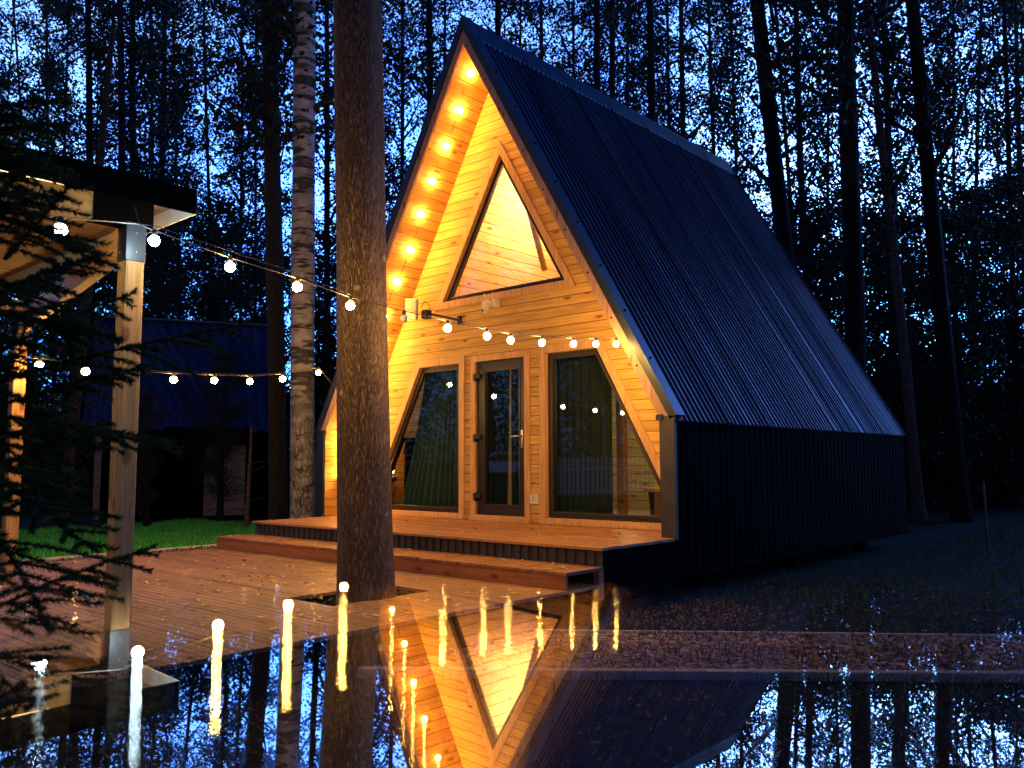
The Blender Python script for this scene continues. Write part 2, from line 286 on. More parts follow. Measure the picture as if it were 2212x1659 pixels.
# ------------------------------------------------------------------ mesh helpers
class MB:
    def __init__(s): s.v = []; s.f = []
    def add(s, vs, fs):
        n = len(s.v); s.v.extend([tuple(v) for v in vs]); s.f.extend([tuple(i+n for i in f) for f in fs]); return s
    def box(s, a, b):
        x0, y0, z0 = a; x1, y1, z1 = b
        vs = [(x0,y0,z0),(x1,y0,z0),(x1,y1,z0),(x0,y1,z0),(x0,y0,z1),(x1,y0,z1),(x1,y1,z1),(x0,y1,z1)]
        return s.add(vs, [(0,3,2,1),(4,5,6,7),(0,1,5,4),(1,2,6,5),(2,3,7,6),(3,0,4,7)])
    def bar(s, p, q, wd, ht, up=(0, 0, 1)):
        p, q = Vector(p), Vector(q); d = (q-p).normalized(); u = Vector(up)
        r = d.cross(u)
        if r.length < 1e-4: r = d.cross(Vector((1, 0, 0)))
        r.normalize(); u = r.cross(d).normalized(); r *= wd/2; u *= ht/2
        vs = [p-r-u, p+r-u, p+r+u, p-r+u, q-r-u, q+r-u, q+r+u, q-r+u]
        return s.add(vs, [(0,1,2,3),(7,6,5,4),(0,4,5,1),(1,5,6,2),(2,6,7,3),(3,7,4,0)])
    def tube(s, pts, rad, n=8, cap=True):
        pts = [Vector(p) for p in pts]; rad = rad if hasattr(rad, '__len__') else [rad]*len(pts)
        base = len(s.v); ref = None
        for i, p in enumerate(pts):
            d = (pts[min(i+1, len(pts)-1)] - pts[max(i-1, 0)]).normalized()
            if ref is None: ref = d.orthogonal().normalized()
            a = (ref - d*ref.dot(d)).normalized(); b = d.cross(a); ref = a
            for k in range(n):
                t = 2*math.pi*k/n; s.v.append(tuple(p + (a*math.cos(t)+b*math.sin(t))*rad[i]))
        for i in range(len(pts)-1):
            for k in range(n):
                k2 = (k+1) % n; s.f.append((base+i*n+k, base+i*n+k2, base+(i+1)*n+k2, base+(i+1)*n+k))
        if cap:
            s.f.append(tuple(base+k for k in reversed(range(n)))); m = base+(len(pts)-1)*n; s.f.append(tuple(m+k for k in range(n)))
        return s
    def prism(s, poly, y0, y1):       # poly in xz, extruded along y
        n = len(poly); vs = [(x, y0, z) for x, z in poly]+[(x, y1, z) for x, z in poly]
        fs = [tuple(range(n)), tuple(reversed(range(n, 2*n)))]+[(i, i+n, (i+1) % n+n, (i+1) % n) for i in range(n)]
        return s.add(vs, fs)
    def quad(s, a, b, c, d): return s.add([a, b, c, d], [(0, 1, 2, 3)])
    def ring(s, outer, inner, y0, y1):  # xz frame with a hole, matching vertex counts
        n = len(outer)
        for i in range(n):
            j = (i+1) % n
            s.prism_q([outer[i], outer[j], inner[j], inner[i]], y0, y1)
        return s
    def prism_q(s, poly, y0, y1): return s.prism(poly, y0, y1)
    def build(s, name, mat, parent=None, smooth=False, bevel=0):
        me = bpy.data.meshes.new(name); me.from_pydata(s.v, [], s.f); me.validate(); me.update()
        me.materials.append(mat)
        if smooth: me.shade_smooth()
        o = bpy.data.objects.new(name, me); COL.objects.link(o)
        if parent: o.parent = parent
        if bevel:
            bm = o.modifiers.new('bevel', 'BEVEL'); bm.width = bevel; bm.segments = 2; bm.limit_method = 'ANGLE'
        return o
def np_mesh(name, V, F, mat, parent=None, k=4):
    me = bpy.data.meshes.new(name); V = np.asarray(V, np.float32); F = np.asarray(F, np.int32)
    me.vertices.add(len(V)); me.vertices.foreach_set('co', V.ravel())
    me.loops.add(F.size); me.loops.foreach_set('vertex_index', F.ravel())
    me.polygons.add(len(F)); me.polygons.foreach_set('loop_start', np.arange(0, F.size, k, dtype=np.int32))
    try: me.polygons.foreach_set('loop_total', np.full(len(F), k, np.int32))
    except Exception: pass
    me.update(calc_edges=True); me.materials.append(mat)
    o = bpy.data.objects.new(name, me); COL.objects.link(o)
    if parent: o.parent = parent
    return o
def tag(o, label, cat, group=None):
    o['label'] = label; o['category'] = cat
    if group: o['group'] = group
    return o
def kind(o, k, label=None):
    o['kind'] = k
    if label: o['label'] = label
    return o
def empty(name, loc=(0, 0, 0)):
    o = bpy.data.objects.new(name, None); COL.objects.link(o); o.location = loc; o.empty_display_size = .2; return o
def root(name, label, cat, loc=(0, 0, 0), group=None):
    return tag(empty(name, loc), label, cat, group)
def sphere(mb, c, r, nu=14, nv=9, sx=1, sy=1, sz=1):
    c = Vector(c); vs = []; fs = []
    for i in range(nv+1):
        th = math.pi*i/nv
        for j in range(nu):
            ph = 2*math.pi*j/nu; vs.append((c.x+r*sx*math.sin(th)*math.cos(ph), c.y+r*sy*math.sin(th)*math.sin(ph), c.z+r*sz*math.cos(th)))
    for i in range(nv):
        for j in range(nu):
            a, b = i*nu+j, i*nu+(j+1) % nu; c2, d = b+nu, a+nu
            if i == 0: fs.append((a, d, c2))
            elif i == nv-1: fs.append((a, d, b))
            else: fs.append((a, d, c2, b))
    mb.add(vs, fs)

# ------------------------------------------------------------------ terrain
GZ = -0.60
def hgt(x, y):
    def ss(a, b, t): t = np.clip((t-a)/(b-a), 0, 1); return t*t*(3-2*t)
    h = GZ + .22*ss(-.5, -2.4, np.asarray(x, float)*1.0) if False else GZ + .22*(1-ss(-2.5, -.5, x))
    h = h + .28*ss(24, 34, np.hypot(x-7, y+7)*(y < -9))
    h = h + .30*(1-ss(60, 10, 0*x+60))*0
    return h
xs = np.unique(np.concatenate([np.linspace(-200, -20, 19), np.linspace(-20, 20, 81), np.linspace(20, 200, 19)]))
ys = xs.copy()
X, Y = np.meshgrid(xs, ys, indexing='ij'); rng = np.random.default_rng(4)
Z = hgt(X, Y) + (rng.random(X.shape)-.5)*.05*((np.abs(X) < 60)) * ~((X > -9) & (X < 7) & (Y > -9) & (Y < 2))
n1, n2 = X.shape; V = np.stack([X, Y, Z], -1).reshape(-1, 3)
ii, jj = np.meshgrid(np.arange(n1-1), np.arange(n2-1), indexing='ij'); a = (ii*n2+jj).ravel()
g = np_mesh('ground', V, np.stack([a, a+n2, a+n2+1, a+1], 1), M['ground']); kind(g, 'structure')
g.data.shade_smooth()
DZ = -.315
# ------------------------------------------------------------------ cabin
W_, HW, H_, L_ = 2.983, 1.195, 6.404, 7.11
SL = (H_-HW)/W_; GY = .694; Hi = 6.132; WI = W_-.155
D_F = 1.268
cab = root('cabin', 'black roofed A-frame cabin with glowing pine gable and triangular upper window, centre of the photo', 'cabin')
# roof sheets (right/left), corrugated, along the rake
def roof_sheet(sx, L, W, HWz, H, per=.10, ov=.0, name='roof', mat=None, parent=None):
    mb = MB(); prof = [(0, 0), (.50, .0), (.60, .9), (.68, 1), (.80, 1), (.88, .9), (.98, 0)]
    ysr = []
    k = 0
    while k*per < L:
        for u, h in prof:
            y = (k+u)*per
            if y <= L: ysr.append((y, h))
        k += 1
    nx, nz = (H-HWz), W; ln = math.hypot(nx, nz); nrm = Vector((sx*nx/ln, 0, nz/ln))
    rj = random.Random(3)
    rows = []
    for y, h in ysr:
        hh = .024*h + (.010 if int(y/per) % 10 == 0 and h > .4 else 0) + rj.uniform(-.0015, .0015)
        off = nrm*hh
        p0 = Vector((sx*W, y, HWz)) + off; p1 = Vector((0, y, H)) + off
        e = (p0-p1).normalized()*ov
        rows.append((p0+e, p1))
    vs = []; 
    for p0, p1 in rows: vs += [p0, p1]
    th = nrm*-.03
    n = len(rows); vs2 = [v+th-nrm*0 for v in vs]
    fs = [(2*i, 2*i+2, 2*i+3, 2*i+1) if sx > 0 else (2*i, 2*i+1, 2*i+3, 2*i+2) for i in range(n-1)]
    mb.add(vs, fs)
    # under board
    y0, y1 = 0, L
    a, b = Vector((sx*W, 0, HWz))+nrm*-.012, Vector((0, 0, H))+nrm*-.012
    mb.add([a, b, b+Vector((0, L, 0)), a+Vector((0, L, 0)), a-nrm*.06, b-nrm*.06-Vector((0,0,0)), b-nrm*.06+Vector((0, L, 0)), a-nrm*.06+Vector((0, L, 0))], [(0,1,2,3),(7,6,5,4),(0,3,7,4),(2,1,5,6),(3,2,6,7),(1,0,4,5)])
    o = mb.build(name, mat or M['roof'], parent)
    return o
r1 = roof_sheet(1, L_, W_, HW, H_, ov=.05, parent=cab, name='roof'); r1['label'] = 'blue black ribbed metal roof slope facing the viewer'
r2 = roof_sheet(-1, L_, W_, HW, H_, ov=.05, parent=cab, name='roof')
# ridge cap
mb = MB(); mb.prism([(-.16, H_-.16*SL+.05), (0, H_+.075), (.16, H_-.16*SL+.05), (.15, H_-.16*SL+.015), (0, H_+.04), (-.15, H_-.16*SL+.015)], .02, L_+.03)
mb.build('ridge_cap', M['flash'], cab)
# front verge flashing (wraps on to the roof) and barge boards
nr = Vector((SL, 0, 1)).normalized(); ex = Vector((1, 0, -SL)).normalized()
def rake(sx, off0, off1, y0, y1, x0=0., x1=W_, zcap=None):
    """bar following the rake between perpendicular offsets (negative = inward) ."""
    n = Vector((sx*nr.x, 0, nr.z)); A = Vector((0, 0, H_)); B = Vector((sx*x1, 0, H_-SL*x1))
    # mitre at apex: points on the centre plane
    def pt(P, off, apex):
        if apex: return Vector((0, 0, H_+off/nr.z))
        q = B + n*off; return q
    a0, a1, b0, b1 = pt(A, off0, 1), pt(A, off1, 1), pt(B, off0, 0), pt(B, off1, 0)
    vs = [Vector((p.x, y, p.z)) for y in (y0, y1) for p in (a0, a1, b1, b0)]
    return vs, [(0,1,2,3),(7,6,5,4),(0,4,5,1),(1,5,6,2),(2,6,7,3),(3,7,4,0)]
for sx in (1, -1):
    mb = MB(); mb.add(*rake(sx, .034, -.045, -.030, .012)); mb.add(*rake(sx, .046, .028, -.034, .14)); 
    f = mb.build('verge_flashing', M['flash'], cab)
    mb = MB(); mb.add(*rake(sx, -.048, -.150, -.012, .03, x1=W_-.02)); mb.build('barge_board', M['barge'], cab, bevel=.004)
# screws
for i in range(9):
    s = .35+i*.62
    p = Vector((0, 0, H_)) + ex*s
    q = p + nr*(-.1); mb = MB(); sphere(mb, (q.x, -.014, q.z), .011, 8, 4); mb.build('screw_head', M['blackmetal'], cab)
    q = p + nr*.05; mb = MB(); sphere(mb, (q.x, .05, q.z), .014, 8, 4); mb.build('screw_head', M['blackmetal'], cab)
# soffits (front overhang)
for sx in (1, -1):
    mb = MB(); a = (0, Hi); x1 = WI; b = (sx*x1, Hi-SL*x1)
    n = Vector((sx*nr.x, 0, nr.z))*.03
    mb.prism([a, b, (b[0]+n.x, b[1]+n.z), (0, Hi+.03/nr.z)] if sx > 0 else [a, (0, Hi+.03/nr.z), (b[0]+n.x, b[1]+n.z), b], .03, GY+.02)
    mb.build('soffit', M['soffit'], cab)
    # inner side wall of the recess and front corner cladding
    mb = MB(); mb.box((min(sx*WI, sx*(WI+.02)), .012, 0.0), (max(sx*WI, sx*(WI+.02)), GY+.02, Hi-SL*WI+.03)); mb.build('recess_side', M['sidewall'], cab)
    mb = MB(); mb.box((min(sx*(WI-.012), sx*(W_+.012)), -.03, -.02), (max(sx*(WI-.012), sx*(W_+.012)), .012, HW+.02))
    mb.build('corner_cladding', M['postmetal'] if sx > 0 else M['flash'], cab, bevel=.006)
    mb = MB(); mb.box((min(sx*(WI-.04), sx*(WI+.03)), -.045, HW-.03), (max(sx*(WI-.04), sx*(WI+.03)), .0, HW+.03)); mb.build('cladding_cap', M['flash'], cab)
    # long side wall: ribbed cladding
    mb = MB(); y = .012; k = 0
    while y < L_-.02:
        y2 = min(y+.07, L_-.02); xo = W_+(.010 if k % 2 else .004)
        mb.box((min(sx*(W_-.1), sx*xo), y, -.40), (max(sx*(W_-.1), sx*xo), y2, HW+.015)); y = y2; k += 1
    mb.build('side_wall', M['blackmetal'], cab)
mb = MB(); mb.prism([(-W_+.1, -.40), (W_-.1, -.40), (W_-.1, HW), (0, H_-.22), (-W_+.1, HW)], L_-.12, L_-.03); mb.build('rear_wall', M['blackmetal'], cab)
for yy in (1.0, 3.5, 6.0):
    for xx in (-2.6, 0, 2.6): mb = MB(); mb.box((xx-.09, yy-.09, -.9), (xx+.09, yy+.09, -.38)); mb.build('stilt', M['blackmetal'], cab)

# gable wall with openings
def line_x(z): return (Hi-z)/SL
up_o = [(-1.10, 2.966), (1.10, 2.966), (0, 4.86)]
wr = [(.74, .062), (2.66, .062), (1.55, 2.11), (.74, 2.11)]
wl = [(-x, z) for x, z in reversed(wr)]
door = [(-.463, .062), (.423, .062), (.423, 2.10), (-.463, 2.10)]
import mathutils
from mathutils.geometry import delaunay_2d_cdt
outer = [(-WI, 0), (WI, 0), (WI, Hi-SL*WI), (0, Hi), (-WI, Hi-SL*WI)]
def inside(p, poly):
    c = False; j = len(poly)-1
    for i in range(len(poly)):
        xi, yi = poly[i]; xj, yj = poly[j]
        if (yi > p[1]) != (yj > p[1]) and p[0] < (xj-xi)*(p[1]-yi)/(yj-yi)+xi: c = not c
        j = i
    return c
def holed_wall(name, outer, holes, y0, y1, mat, parent):
    pts = []; edges = []
    for poly in [outer]+holes:
        b = len(pts); pts += [Vector(p) for p in poly]; edges += [(b+i, b+(i+1) % len(poly)) for i in range(len(poly))]
    r = delaunay_2d_cdt(pts, edges, [], 0, 1e-6)
    vv, _, ff = r[0], r[1], r[2]
    mb = MB(); tri = []
    for f in ff:
        c = (sum(vv[i][0] for i in f)/len(f), sum(vv[i][1] for i in f)/len(f))
        if inside(c, outer) and not any(inside(c, h) for h in holes): tri.append(tuple(f))
    n = len(vv)
    mb.add([(v[0], y0, v[1]) for v in vv]+[(v[0], y1, v[1]) for v in vv], tri+[tuple(i+n for i in reversed(t)) for t in tri])
    for poly in holes+[outer]:
        for i in range(len(poly)):
            p, q = poly[i], poly[(i+1) % len(poly)]
            mb.quad((p[0], y0, p[1]), (q[0], y0, q[1]), (q[0], y1, q[1]), (p[0], y1, p[1]))
    return mb.build(name, mat, parent)
holed_wall('gable_wall', outer, [up_o, wr, wl, door], GY, GY+.14, M['siding'], cab)
def inset(poly, d):
    n = len(poly); out = []
    ar = sum(poly[i][0]*poly[(i+1) % n][1]-poly[(i+1) % n][0]*poly[i][1] for i in range(n))
    sg = 1 if ar > 0 else -1
    for i in range(n):
        p0, p1, p2 = [Vector(poly[(i+k-1) % n]) for k in range(3)]
        e1, e2 = (p1-p0).normalized(), (p2-p1).normalized()
        n1, n2 = Vector((-e1.y, e1.x))*sg, Vector((-e2.y, e2.x))*sg
        b = n1+n2; out.append(tuple(p1 + b*(d/(1+n1.dot(n2)))))
    return out
def window(poly, fw, trimw, label, glass, name='window', sub=0.0, skip_bottom=False, out=-.022):
    wn = MB(); i1 = inset(poly, fw); wn.ring(poly, i1, GY+.045, GY+.11)
    wo = wn.build(name, M['frame'], cab, bevel=.004); wo['label'] = label
    t = MB(); o1 = inset(poly, -trimw); t.ring(o1, inset(poly, .012), GY+out, GY-.001)
    t.ring(inset(poly, .001), inset(poly, .014), GY+.0005, GY+.045)
    t.build('trim', M['trim'], wo, bevel=.003)
    g_ = MB(); i2 = inset(poly, fw-.01); g_.add([(x, GY+.075, z) for x, z in i2], [tuple(range(len(i2)))]); g_.build('pane', glass, wo)
    if sub:
        s = MB(); s.ring(i1, inset(i1, sub), GY+.03, GY+.07); s.build('sash', M['frame'], wo, bevel=.003)
    return wo
window(up_o, .055, .085, 'triangular upper window glowing from the lit loft', M['paneup'], sub=.02)
window(wr, .055, .085, 'slanted right window showing dark curtains', M['pane'], sub=.035)
window(wl, .055, .085, 'slanted left window beside the big trunk', M['pane'], sub=.035)
# door
dr = MB(); i1 = inset(door, .018); dr.ring(door, i1, GY+.05, GY+.11); dleaf = dr.build('door', M['frame'], cab)
dleaf['label'] = 'dark framed glass door in the middle of the gable'
lf = inset(door, .018); gl_ = [(-.316, .20), (.304, .20), (.304, 1.955), (-.316, 1.955)]
mb = MB(); mb.ring(lf, gl_, GY+.025, GY+.09); mb.build('door_leaf', M['frame'], dleaf, bevel=.005)
mb = MB(); mb.ring(inset(gl_, -.012), inset(gl_, .014), GY+.016, GY+.024); mb.build('glazing_bead', M['frame'], dleaf, bevel=.003)
mb = MB(); mb.add([(x, GY+.055, z) for x, z in inset(gl_, -.006)], [(0, 1, 2, 3)]); mb.build('pane', M['pane'], dleaf)
mb = MB(); mb.ring(inset(door, -.072), inset(door, .012), GY-.022, GY-.001); mb.build('trim', M['trim'], dleaf, bevel=.003)
mb = MB(); mb.box((.335, GY-.0, .93), (.375, GY+.024, 1.16)); mb.tube([(.355, GY+.0, 1.085), (.355, GY-.05, 1.085)], .010); mb.tube([(.36, GY-.05, 1.085), (.225, GY-.053, 1.08)], .011); sphere(mb, (.355, GY-.004, .985), .012, 8, 5)
mb.build('handle', M['steel'], dleaf, True, .004)
for zz in (1.88, 1.075, .305):
    mb = MB(); mb.box((-.475, GY-.035, zz-.05), (-.435, GY+.024, zz+.05)); mb.box((-.475, GY-.03, zz-.012), (-.36, GY+.02, zz+.04)); mb.build('hinge', M['black'], dleaf, bevel=.004)
mb = MB(); mb.box((-.54, GY-.05, .0), (.50, GY+.05, .05)); mb.build('threshold', M['trim'], dleaf)
# base trim boards
mb = MB(); mb.box((.66, GY-.035, .002), (2.80, GY-.003, .045)); mb.build('skirting', M['trim'], cab, bevel=.003)
mb = MB(); mb.box((-2.80, GY-.035, .002), (-.66, GY-.003, .045)); mb.build('skirting', M['trim'], cab, bevel=.003)
# loft interior (bright) and room interior
mb = MB()
mb.box((-1.9, GY+.15, 2.45), (1.9, L_-.2, 2.60)); mb.build('loft_floor', M['floor'], cab)
for sx in (1, -1):
    mb = MB(); b = (sx*(WI-.1), Hi-.22-SL*(WI-.1)); mb.prism([(0, Hi-.2), b, (b[0]+sx*.03, b[1]), (0, Hi-.15)] if sx > 0 else [(0, Hi-.15), (b[0]+sx*.03, b[1]), b, (0, Hi-.2)], GY+.15, L_-.2); mb.build('inner_lining', M['loft'], cab)
mb = MB(); mb.bar((.0, GY+.9, 5.72), (.0, 5.2, 5.72), .10, .14); mb.bar((.62, GY+.16, 3.2), (.10, GY+.16, 4.9), .05, .06); mb.build('collar_beam', M['beam'], cab)
mb = MB(); mb.prism([(-2.1, 2.6), (2.1, 2.6), (0, 5.9)], 4.6, 4.65); mb.build('loft_rear', M['loft'], cab)
mb = MB(); mb.box((-WI, GY+.15, -.12), (WI, 4.2, .03)); mb.build('room_floor', M['floor'], cab)
mb = MB(); mb.prism([(-2.7, .03), (2.7, .03), (2.7, 1.2), (1.95, 2.45), (-1.95, 2.45), (-2.7, 1.2)], 4.2, 4.25); mb.box((2.66, 1.0, .03), (2.7, 4.2, 1.2)); mb.build('room_wall', M['roommat'], cab)
mb = MB(); mb.box((1.24, 1.5, .03), (1.34, 1.6, 2.4)); mb.build('room_post', M['beam'], cab)
mb = MB(); mb.box((-2.1, 3.0, 0.03), (-1.5, 3.05, 2.2)); mb.build('room_partition', M['creamwall'], cab)
# loft lamp and room lamp: interior fittings
lp = root('pendant_lamp', 'round loft lamp glowing behind the triangular upper window', 'lamp', (0, 2.6, 5.05))
mb = MB(); sphere(mb, (0, 0, 0), .12); mb.build('globe', M['loftlamp'], lp, True)
mb = MB(); mb.tube([(0, 0, .11), (0, 0, .65)], .008); mb.build('flex', M['black'], lp)
ll = bpy.data.lights.new('loft_light', 'POINT'); ll.energy = 260; ll.color = (1, .60, .24); ll.shadow_soft_size = .15
lo = bpy.data.objects.new('loft_light', ll); COL.objects.link(lo); lo.location = (0, 2.3, 4.4)
ll = bpy.data.lights.new('room_light', 'POINT'); ll.energy = 70; ll.color = (1, .75, .42); ll.shadow_soft_size = .1
lo = bpy.data.objects.new('room_light', ll); COL.objects.link(lo); lo.location = (.6, 2.2, 2.1)
# curtains
def curtain(name, x0, x1, z0, z1, y, mat, amp=.035, fold=.13, top=None, bot=None, label='', group=None):
    mb = MB(); n = int((x1-x0)/.012)
    rr = random.Random(int(x0*100)+7); ph = rr.random()*6
    top = top or (x0, x1); bot = bot or (x0, x1); vs = []; rows = 12
    for j in range(rows+1):
        u = j/rows; z = z1+(z0-z1)*u
        a = top[0]+(bot[0]-top[0])*u**1.3; b = top[1]+(bot[1]-top[1])*u**1.3
        for i in range(n+1):
            s = i/n; x = a+(b-a)*s
            w_ = math.sin(s*(x1-x0)/fold*6.28+ph+math.sin(s*9+ph)*1.2)
            vs.append((x+w_*.006, y+w_*amp*(.5+.5*u), z))
    fs = [(j*(n+1)+i, j*(n+1)+i+1, (j+1)*(n+1)+i+1, (j+1)*(n+1)+i) for j in range(rows) for i in range(n)]
    mb.add(vs, fs); o = mb.build(name, mat, None, True); md = o.modifiers.new('solid', 'SOLIDIFY'); md.thickness = .004
    return tag(o, label, 'curtain', group)
curtain('curtain', -2.30, -1.10, .06, 2.2, GY+.32, M['curtain'], top=(-1.75, -1.10), bot=(-2.3, -1.10), label='green curtain gathered behind the slanted left window')
curtain('curtain', .40, 1.525, .06, 2.3, GY+.34, M['curtain2'], label='dark teal curtain behind the slanted right window')
curtain('curtain', -1.0, -.17, .06, 2.2, GY+.36, M['curtain2'], top=(-1.0, -.17), bot=(-1.0, -.235), label='dark curtain on the left half of the glass door')
curtain('curtain', -.15, .35, .06, 2.2, GY+.36, M['curtain2'], top=(-.15, .35), bot=(-.14, .35), label='dark curtain edge on the right of the glass door')
# side table and pot inside right window
st = root('stool', 'small round topped stool inside the slanted right window', 'stool', (1.78, 1.7, .03))
mb = MB(); mb.tube([(0, 0, .36), (0, 0, .40)], .24, 20); mb.build('seat', M['beam'], st)
mb = MB(); mb.tube([(0, 0, 0), (0, 0, .36)], [.15, .18], 20); mb.build('base', M['curtain2'], st)

# wall fittings
vt = root('wall_vent', 'small white louvred vent low on the pine wall right of the door', 'vent', (.562, GY, .303))
mb = MB(); mb.ring([(-.062, -.062), (.062, -.062), (.062, .062), (-.062, .062)], [(-.048, -.048), (.048, -.048), (.048, .048), (-.048, .048)], -.02, .0); mb.build('frame', M['white'], vt)
mb = MB()
for i in range(7): mb.bar((-.048, -.010, -.042+i*.014), (.048, -.010, -.042+i*.014), .003, .011, (0, .6, 1))
mb.build('louvre', M['white'], vt)
sc_ = root('security_camera', 'white security camera with two stub antennas under the triangular window', 'camera', (-.11, GY, 2.79))
mb = MB(); mb.box((.03, -.10, -.02), (.10, 0, .09)); mb.build('bracket', M['white'], sc_, bevel=.01)
mb = MB(); sphere(mb, (-.03, -.12, .03), .065, 16, 10, 1, 1, .8); mb.tube([(-.03, -.12, -.04), (-.03, -.12, .03)], [.045, .062], 16); mb.build('housing', M['white'], sc_, True)
mb = MB(); sphere(mb, (-.035, -.13, -.05), .045, 14, 9); mb.build('head', M['white'], sc_, True)
mb = MB(); sphere(mb, (-.05, -.165, -.06), .018, 10, 6); mb.build('lens', M['black'], sc_, True)
for s in (-1, 1):
    mb = MB(); mb.tube([(s*.055-.02, -.09, .08), (s*.08-.02, -.09, .18)], .007); mb.build('antenna', M['white'], sc_)
an = root('panel_antenna', 'pale rectangular antenna panel on a jointed arm left of the triangular window', 'antenna', (-.75, GY, 2.69))
mb = MB(); mb.box((-.03, -.03, -.06), (.03, 0, .06)); mb.bar((0, -.02, 0), (-.50, -.16, .14), .03, .03); mb.box((-.56, -.21, .06), (-.46, -.10, .18)); mb.build('arm', M['black'], an, bevel=.004)
mb = MB(); mb.add([tuple(Vector(p)) for p in [(-.92,-.20,.10),(-.60,-.27,.04),(-.60,-.27,.34),(-.92,-.20,.40),(-.905,-.155,.10),(-.585,-.225,.04),(-.585,-.225,.34),(-.905,-.155,.40)]], [(0,1,2,3),(7,6,5,4),(0,4,5,1),(1,5,6,2),(2,6,7,3),(3,7,4,0)]); mb.build('panel', M['greyplastic'], an, bevel=.02)
mb = MB(); mb.tube([(-.58, -.2, .22), (-.50, -.2, .30), (-.44, -.15, .24), (-.47, -.15, .14)], .006, 6); mb.build('cable', M['black'], an)
sk = root('socket_box', 'grey outdoor socket box with black plug at the left end of the gable recess', 'socket', (-WI, .28, .50))
mb = MB(); mb.box((0, -.05, -.05), (.045, .05, .05)); mb.build('box', M['greyplastic'], sk, bevel=.006)
mb = MB(); mb.box((.045, -.03, -.03), (.10, .03, .03)); mb.tube([(.09, 0, -.02), (.12, .01, -.15), (.06, .03, -.35), (.08, .1, -.5)], .006, 6); mb.build('plug', M['black'], sk, bevel=.005)

# ------------------------------------------------------------------ decks
pd = root('porch_deck', 'raised timber porch along the front of the cabin with black ribbed skirt', 'deck', (0, 0, 0))
def boards(x0, x1, y0, y1, z, th, along='x', wd=.142, hole=None, mb=None):
    mb = mb or MB(); rj = random.Random(8)
    if along == 'x':
        y = y0
        while y < y1-.01:
            y2 = min(y+wd-.006, y1); dz = rj.uniform(-.0015, .0015)
            segs = [(x0, x1)]
            if hole and y2 > hole[2] and y < hole[3]: segs = [(x0, hole[0]), (hole[1], x1)]
            for a, b in segs: mb.box((a, y, z-th+dz), (b, y2, z+dz))
            y += wd
    else:
        x = x0
        while x < x1-.01:
            x2 = min(x+wd-.006, x1); dz = rj.uniform(-.002, .002)
            mb.box((x, y0+rj.uniform(-.004, .004), z-th+dz), (x2, y1, z+dz)); x += wd
    return mb
boards(-2.64, W_+.0, -D_F, .0-.045, -.001, .028).build('decking', M['porch'], pd, bevel=.003)
mb = boards(-WI+.002, WI-.014, -.04, GY-.003, -.001, .028); mb.build('decking', M['porch'], pd, bevel=.003)
mb = MB(); x = -2.62; k = 0
while x < W_-.02:
    x2 = min(x+.055, W_-.02); yo = -D_F+.04-(.014 if k % 2 else 0); mb.box((x, yo, DZ-.02), (x2, -D_F+.08, -.031)); x = x2; k += 1
mb.build('skirt', M['skirt'], pd)
for xa, xb in ((W_-.055, W_-.008), (-2.63, -2.59)): mb = MB(); mb.box((xa, -D_F+.05, -.5), (xb, .0, -.031)); mb.build('side_skirt', M['blackmetal'], pd)
sp = root('step', 'long low timber step below the porch edge', 'step')
boards(-2.66, W_-.005, -1.765, -D_F+.02, -.168, .028, 'y').build('tread', M['step'], sp, bevel=.003)
mb = MB(); mb.box((-2.65, -1.755, DZ+.002), (W_-.03, -1.725, -.197)); mb.box((-2.65, -1.725, DZ+.002), (-2.62, -D_F+.02, -.197)); mb.build('riser', M['riser'], sp, bevel=.003)
mb = MB(); mb.box((W_-.075, -1.30, -.45), (W_-.012, -1.235, -.197)); mb.build('leg', M['riser'], sp)
ld = root('terrace_deck', 'broad reddish timber terrace strewn with fallen leaves in front of the cabin', 'deck')
HOLE = (1.50, 2.10, -3.34, -2.60)
boards(-2.65, 2.98, -6.6, -1.76+.45, DZ, .028, hole=HOLE).build('decking', M['deck'], ld, bevel=.003)
mb = MB(); mb.box((2.93, -6.6, -.50), (2.965, -1.4, DZ-.03)); mb.build('fascia', M['blackmetal'], ld)
mb = MB(); mb.box((-2.63, -6.6, -.45), (-2.60, -1.4, DZ-.03)); mb.build('fascia', M['blackmetal'], ld)
mb = MB(); h = HOLE
mb.box((h[0]-.03, h[2]-.03, -.5), (h[0], h[3]+.03, DZ-.03)); mb.box((h[1], h[2]-.03, -.5), (h[1]+.03, h[3]+.03, DZ-.03)); mb.box((h[0], h[3], -.5), (h[1], h[3]+.03, DZ-.03)); mb.build('hole_lining', M['blackmetal'], ld)

# ------------------------------------------------------------------ gravel strip, kerbs, paths
mb = MB(); mb.quad((-3.06, -9, DZ-.02), (-2.60, -9, DZ-.02), (-2.60, 1.0, DZ-.02), (-3.06, 1.0, DZ-.02)); kind(mb.build('gravel_strip', M['gravel']), 'structure')
mb = MB(); mb.box((-3.12, -9, -.5), (-3.06, 1.2, DZ+.005)); kind(mb.build('kerb', M['kerb'], None, bevel=.006), 'structure')
FA, FB = Vector((3.27, -1.99, 0)), Vector((5.93, .02, 0)); NA, NB = Vector((4.08, -3.06, 0)), Vector((6.17, -1.25, 0))
uf, un = (FB-FA).normalized(), (NB-NA).normalized(); un = (uf+un).normalized(); 
F0, F1, N0, N1 = FA-uf*.36, FA+uf*14, NA-un*1.4, NA+un*14
z = GZ+.02
mb = MB(); mb.quad(N0+Vector((0, 0, z)), N1+Vector((0, 0, z)), F1+Vector((0, 0, z)), F0+Vector((0, 0, z))); kind(mb.build('path', M['pathleaf']), 'structure')
mb = MB()
for i in range(15):
    a, b = F0+uf*i*1.0, F0+uf*(i*1.0+.994); mb.bar(a+Vector((0, 0, z-.04)), b+Vector((0, 0, z-.04)), .03, .12)
kind(mb.build('kerb', M['kerb'], None, bevel=.004), 'structure')
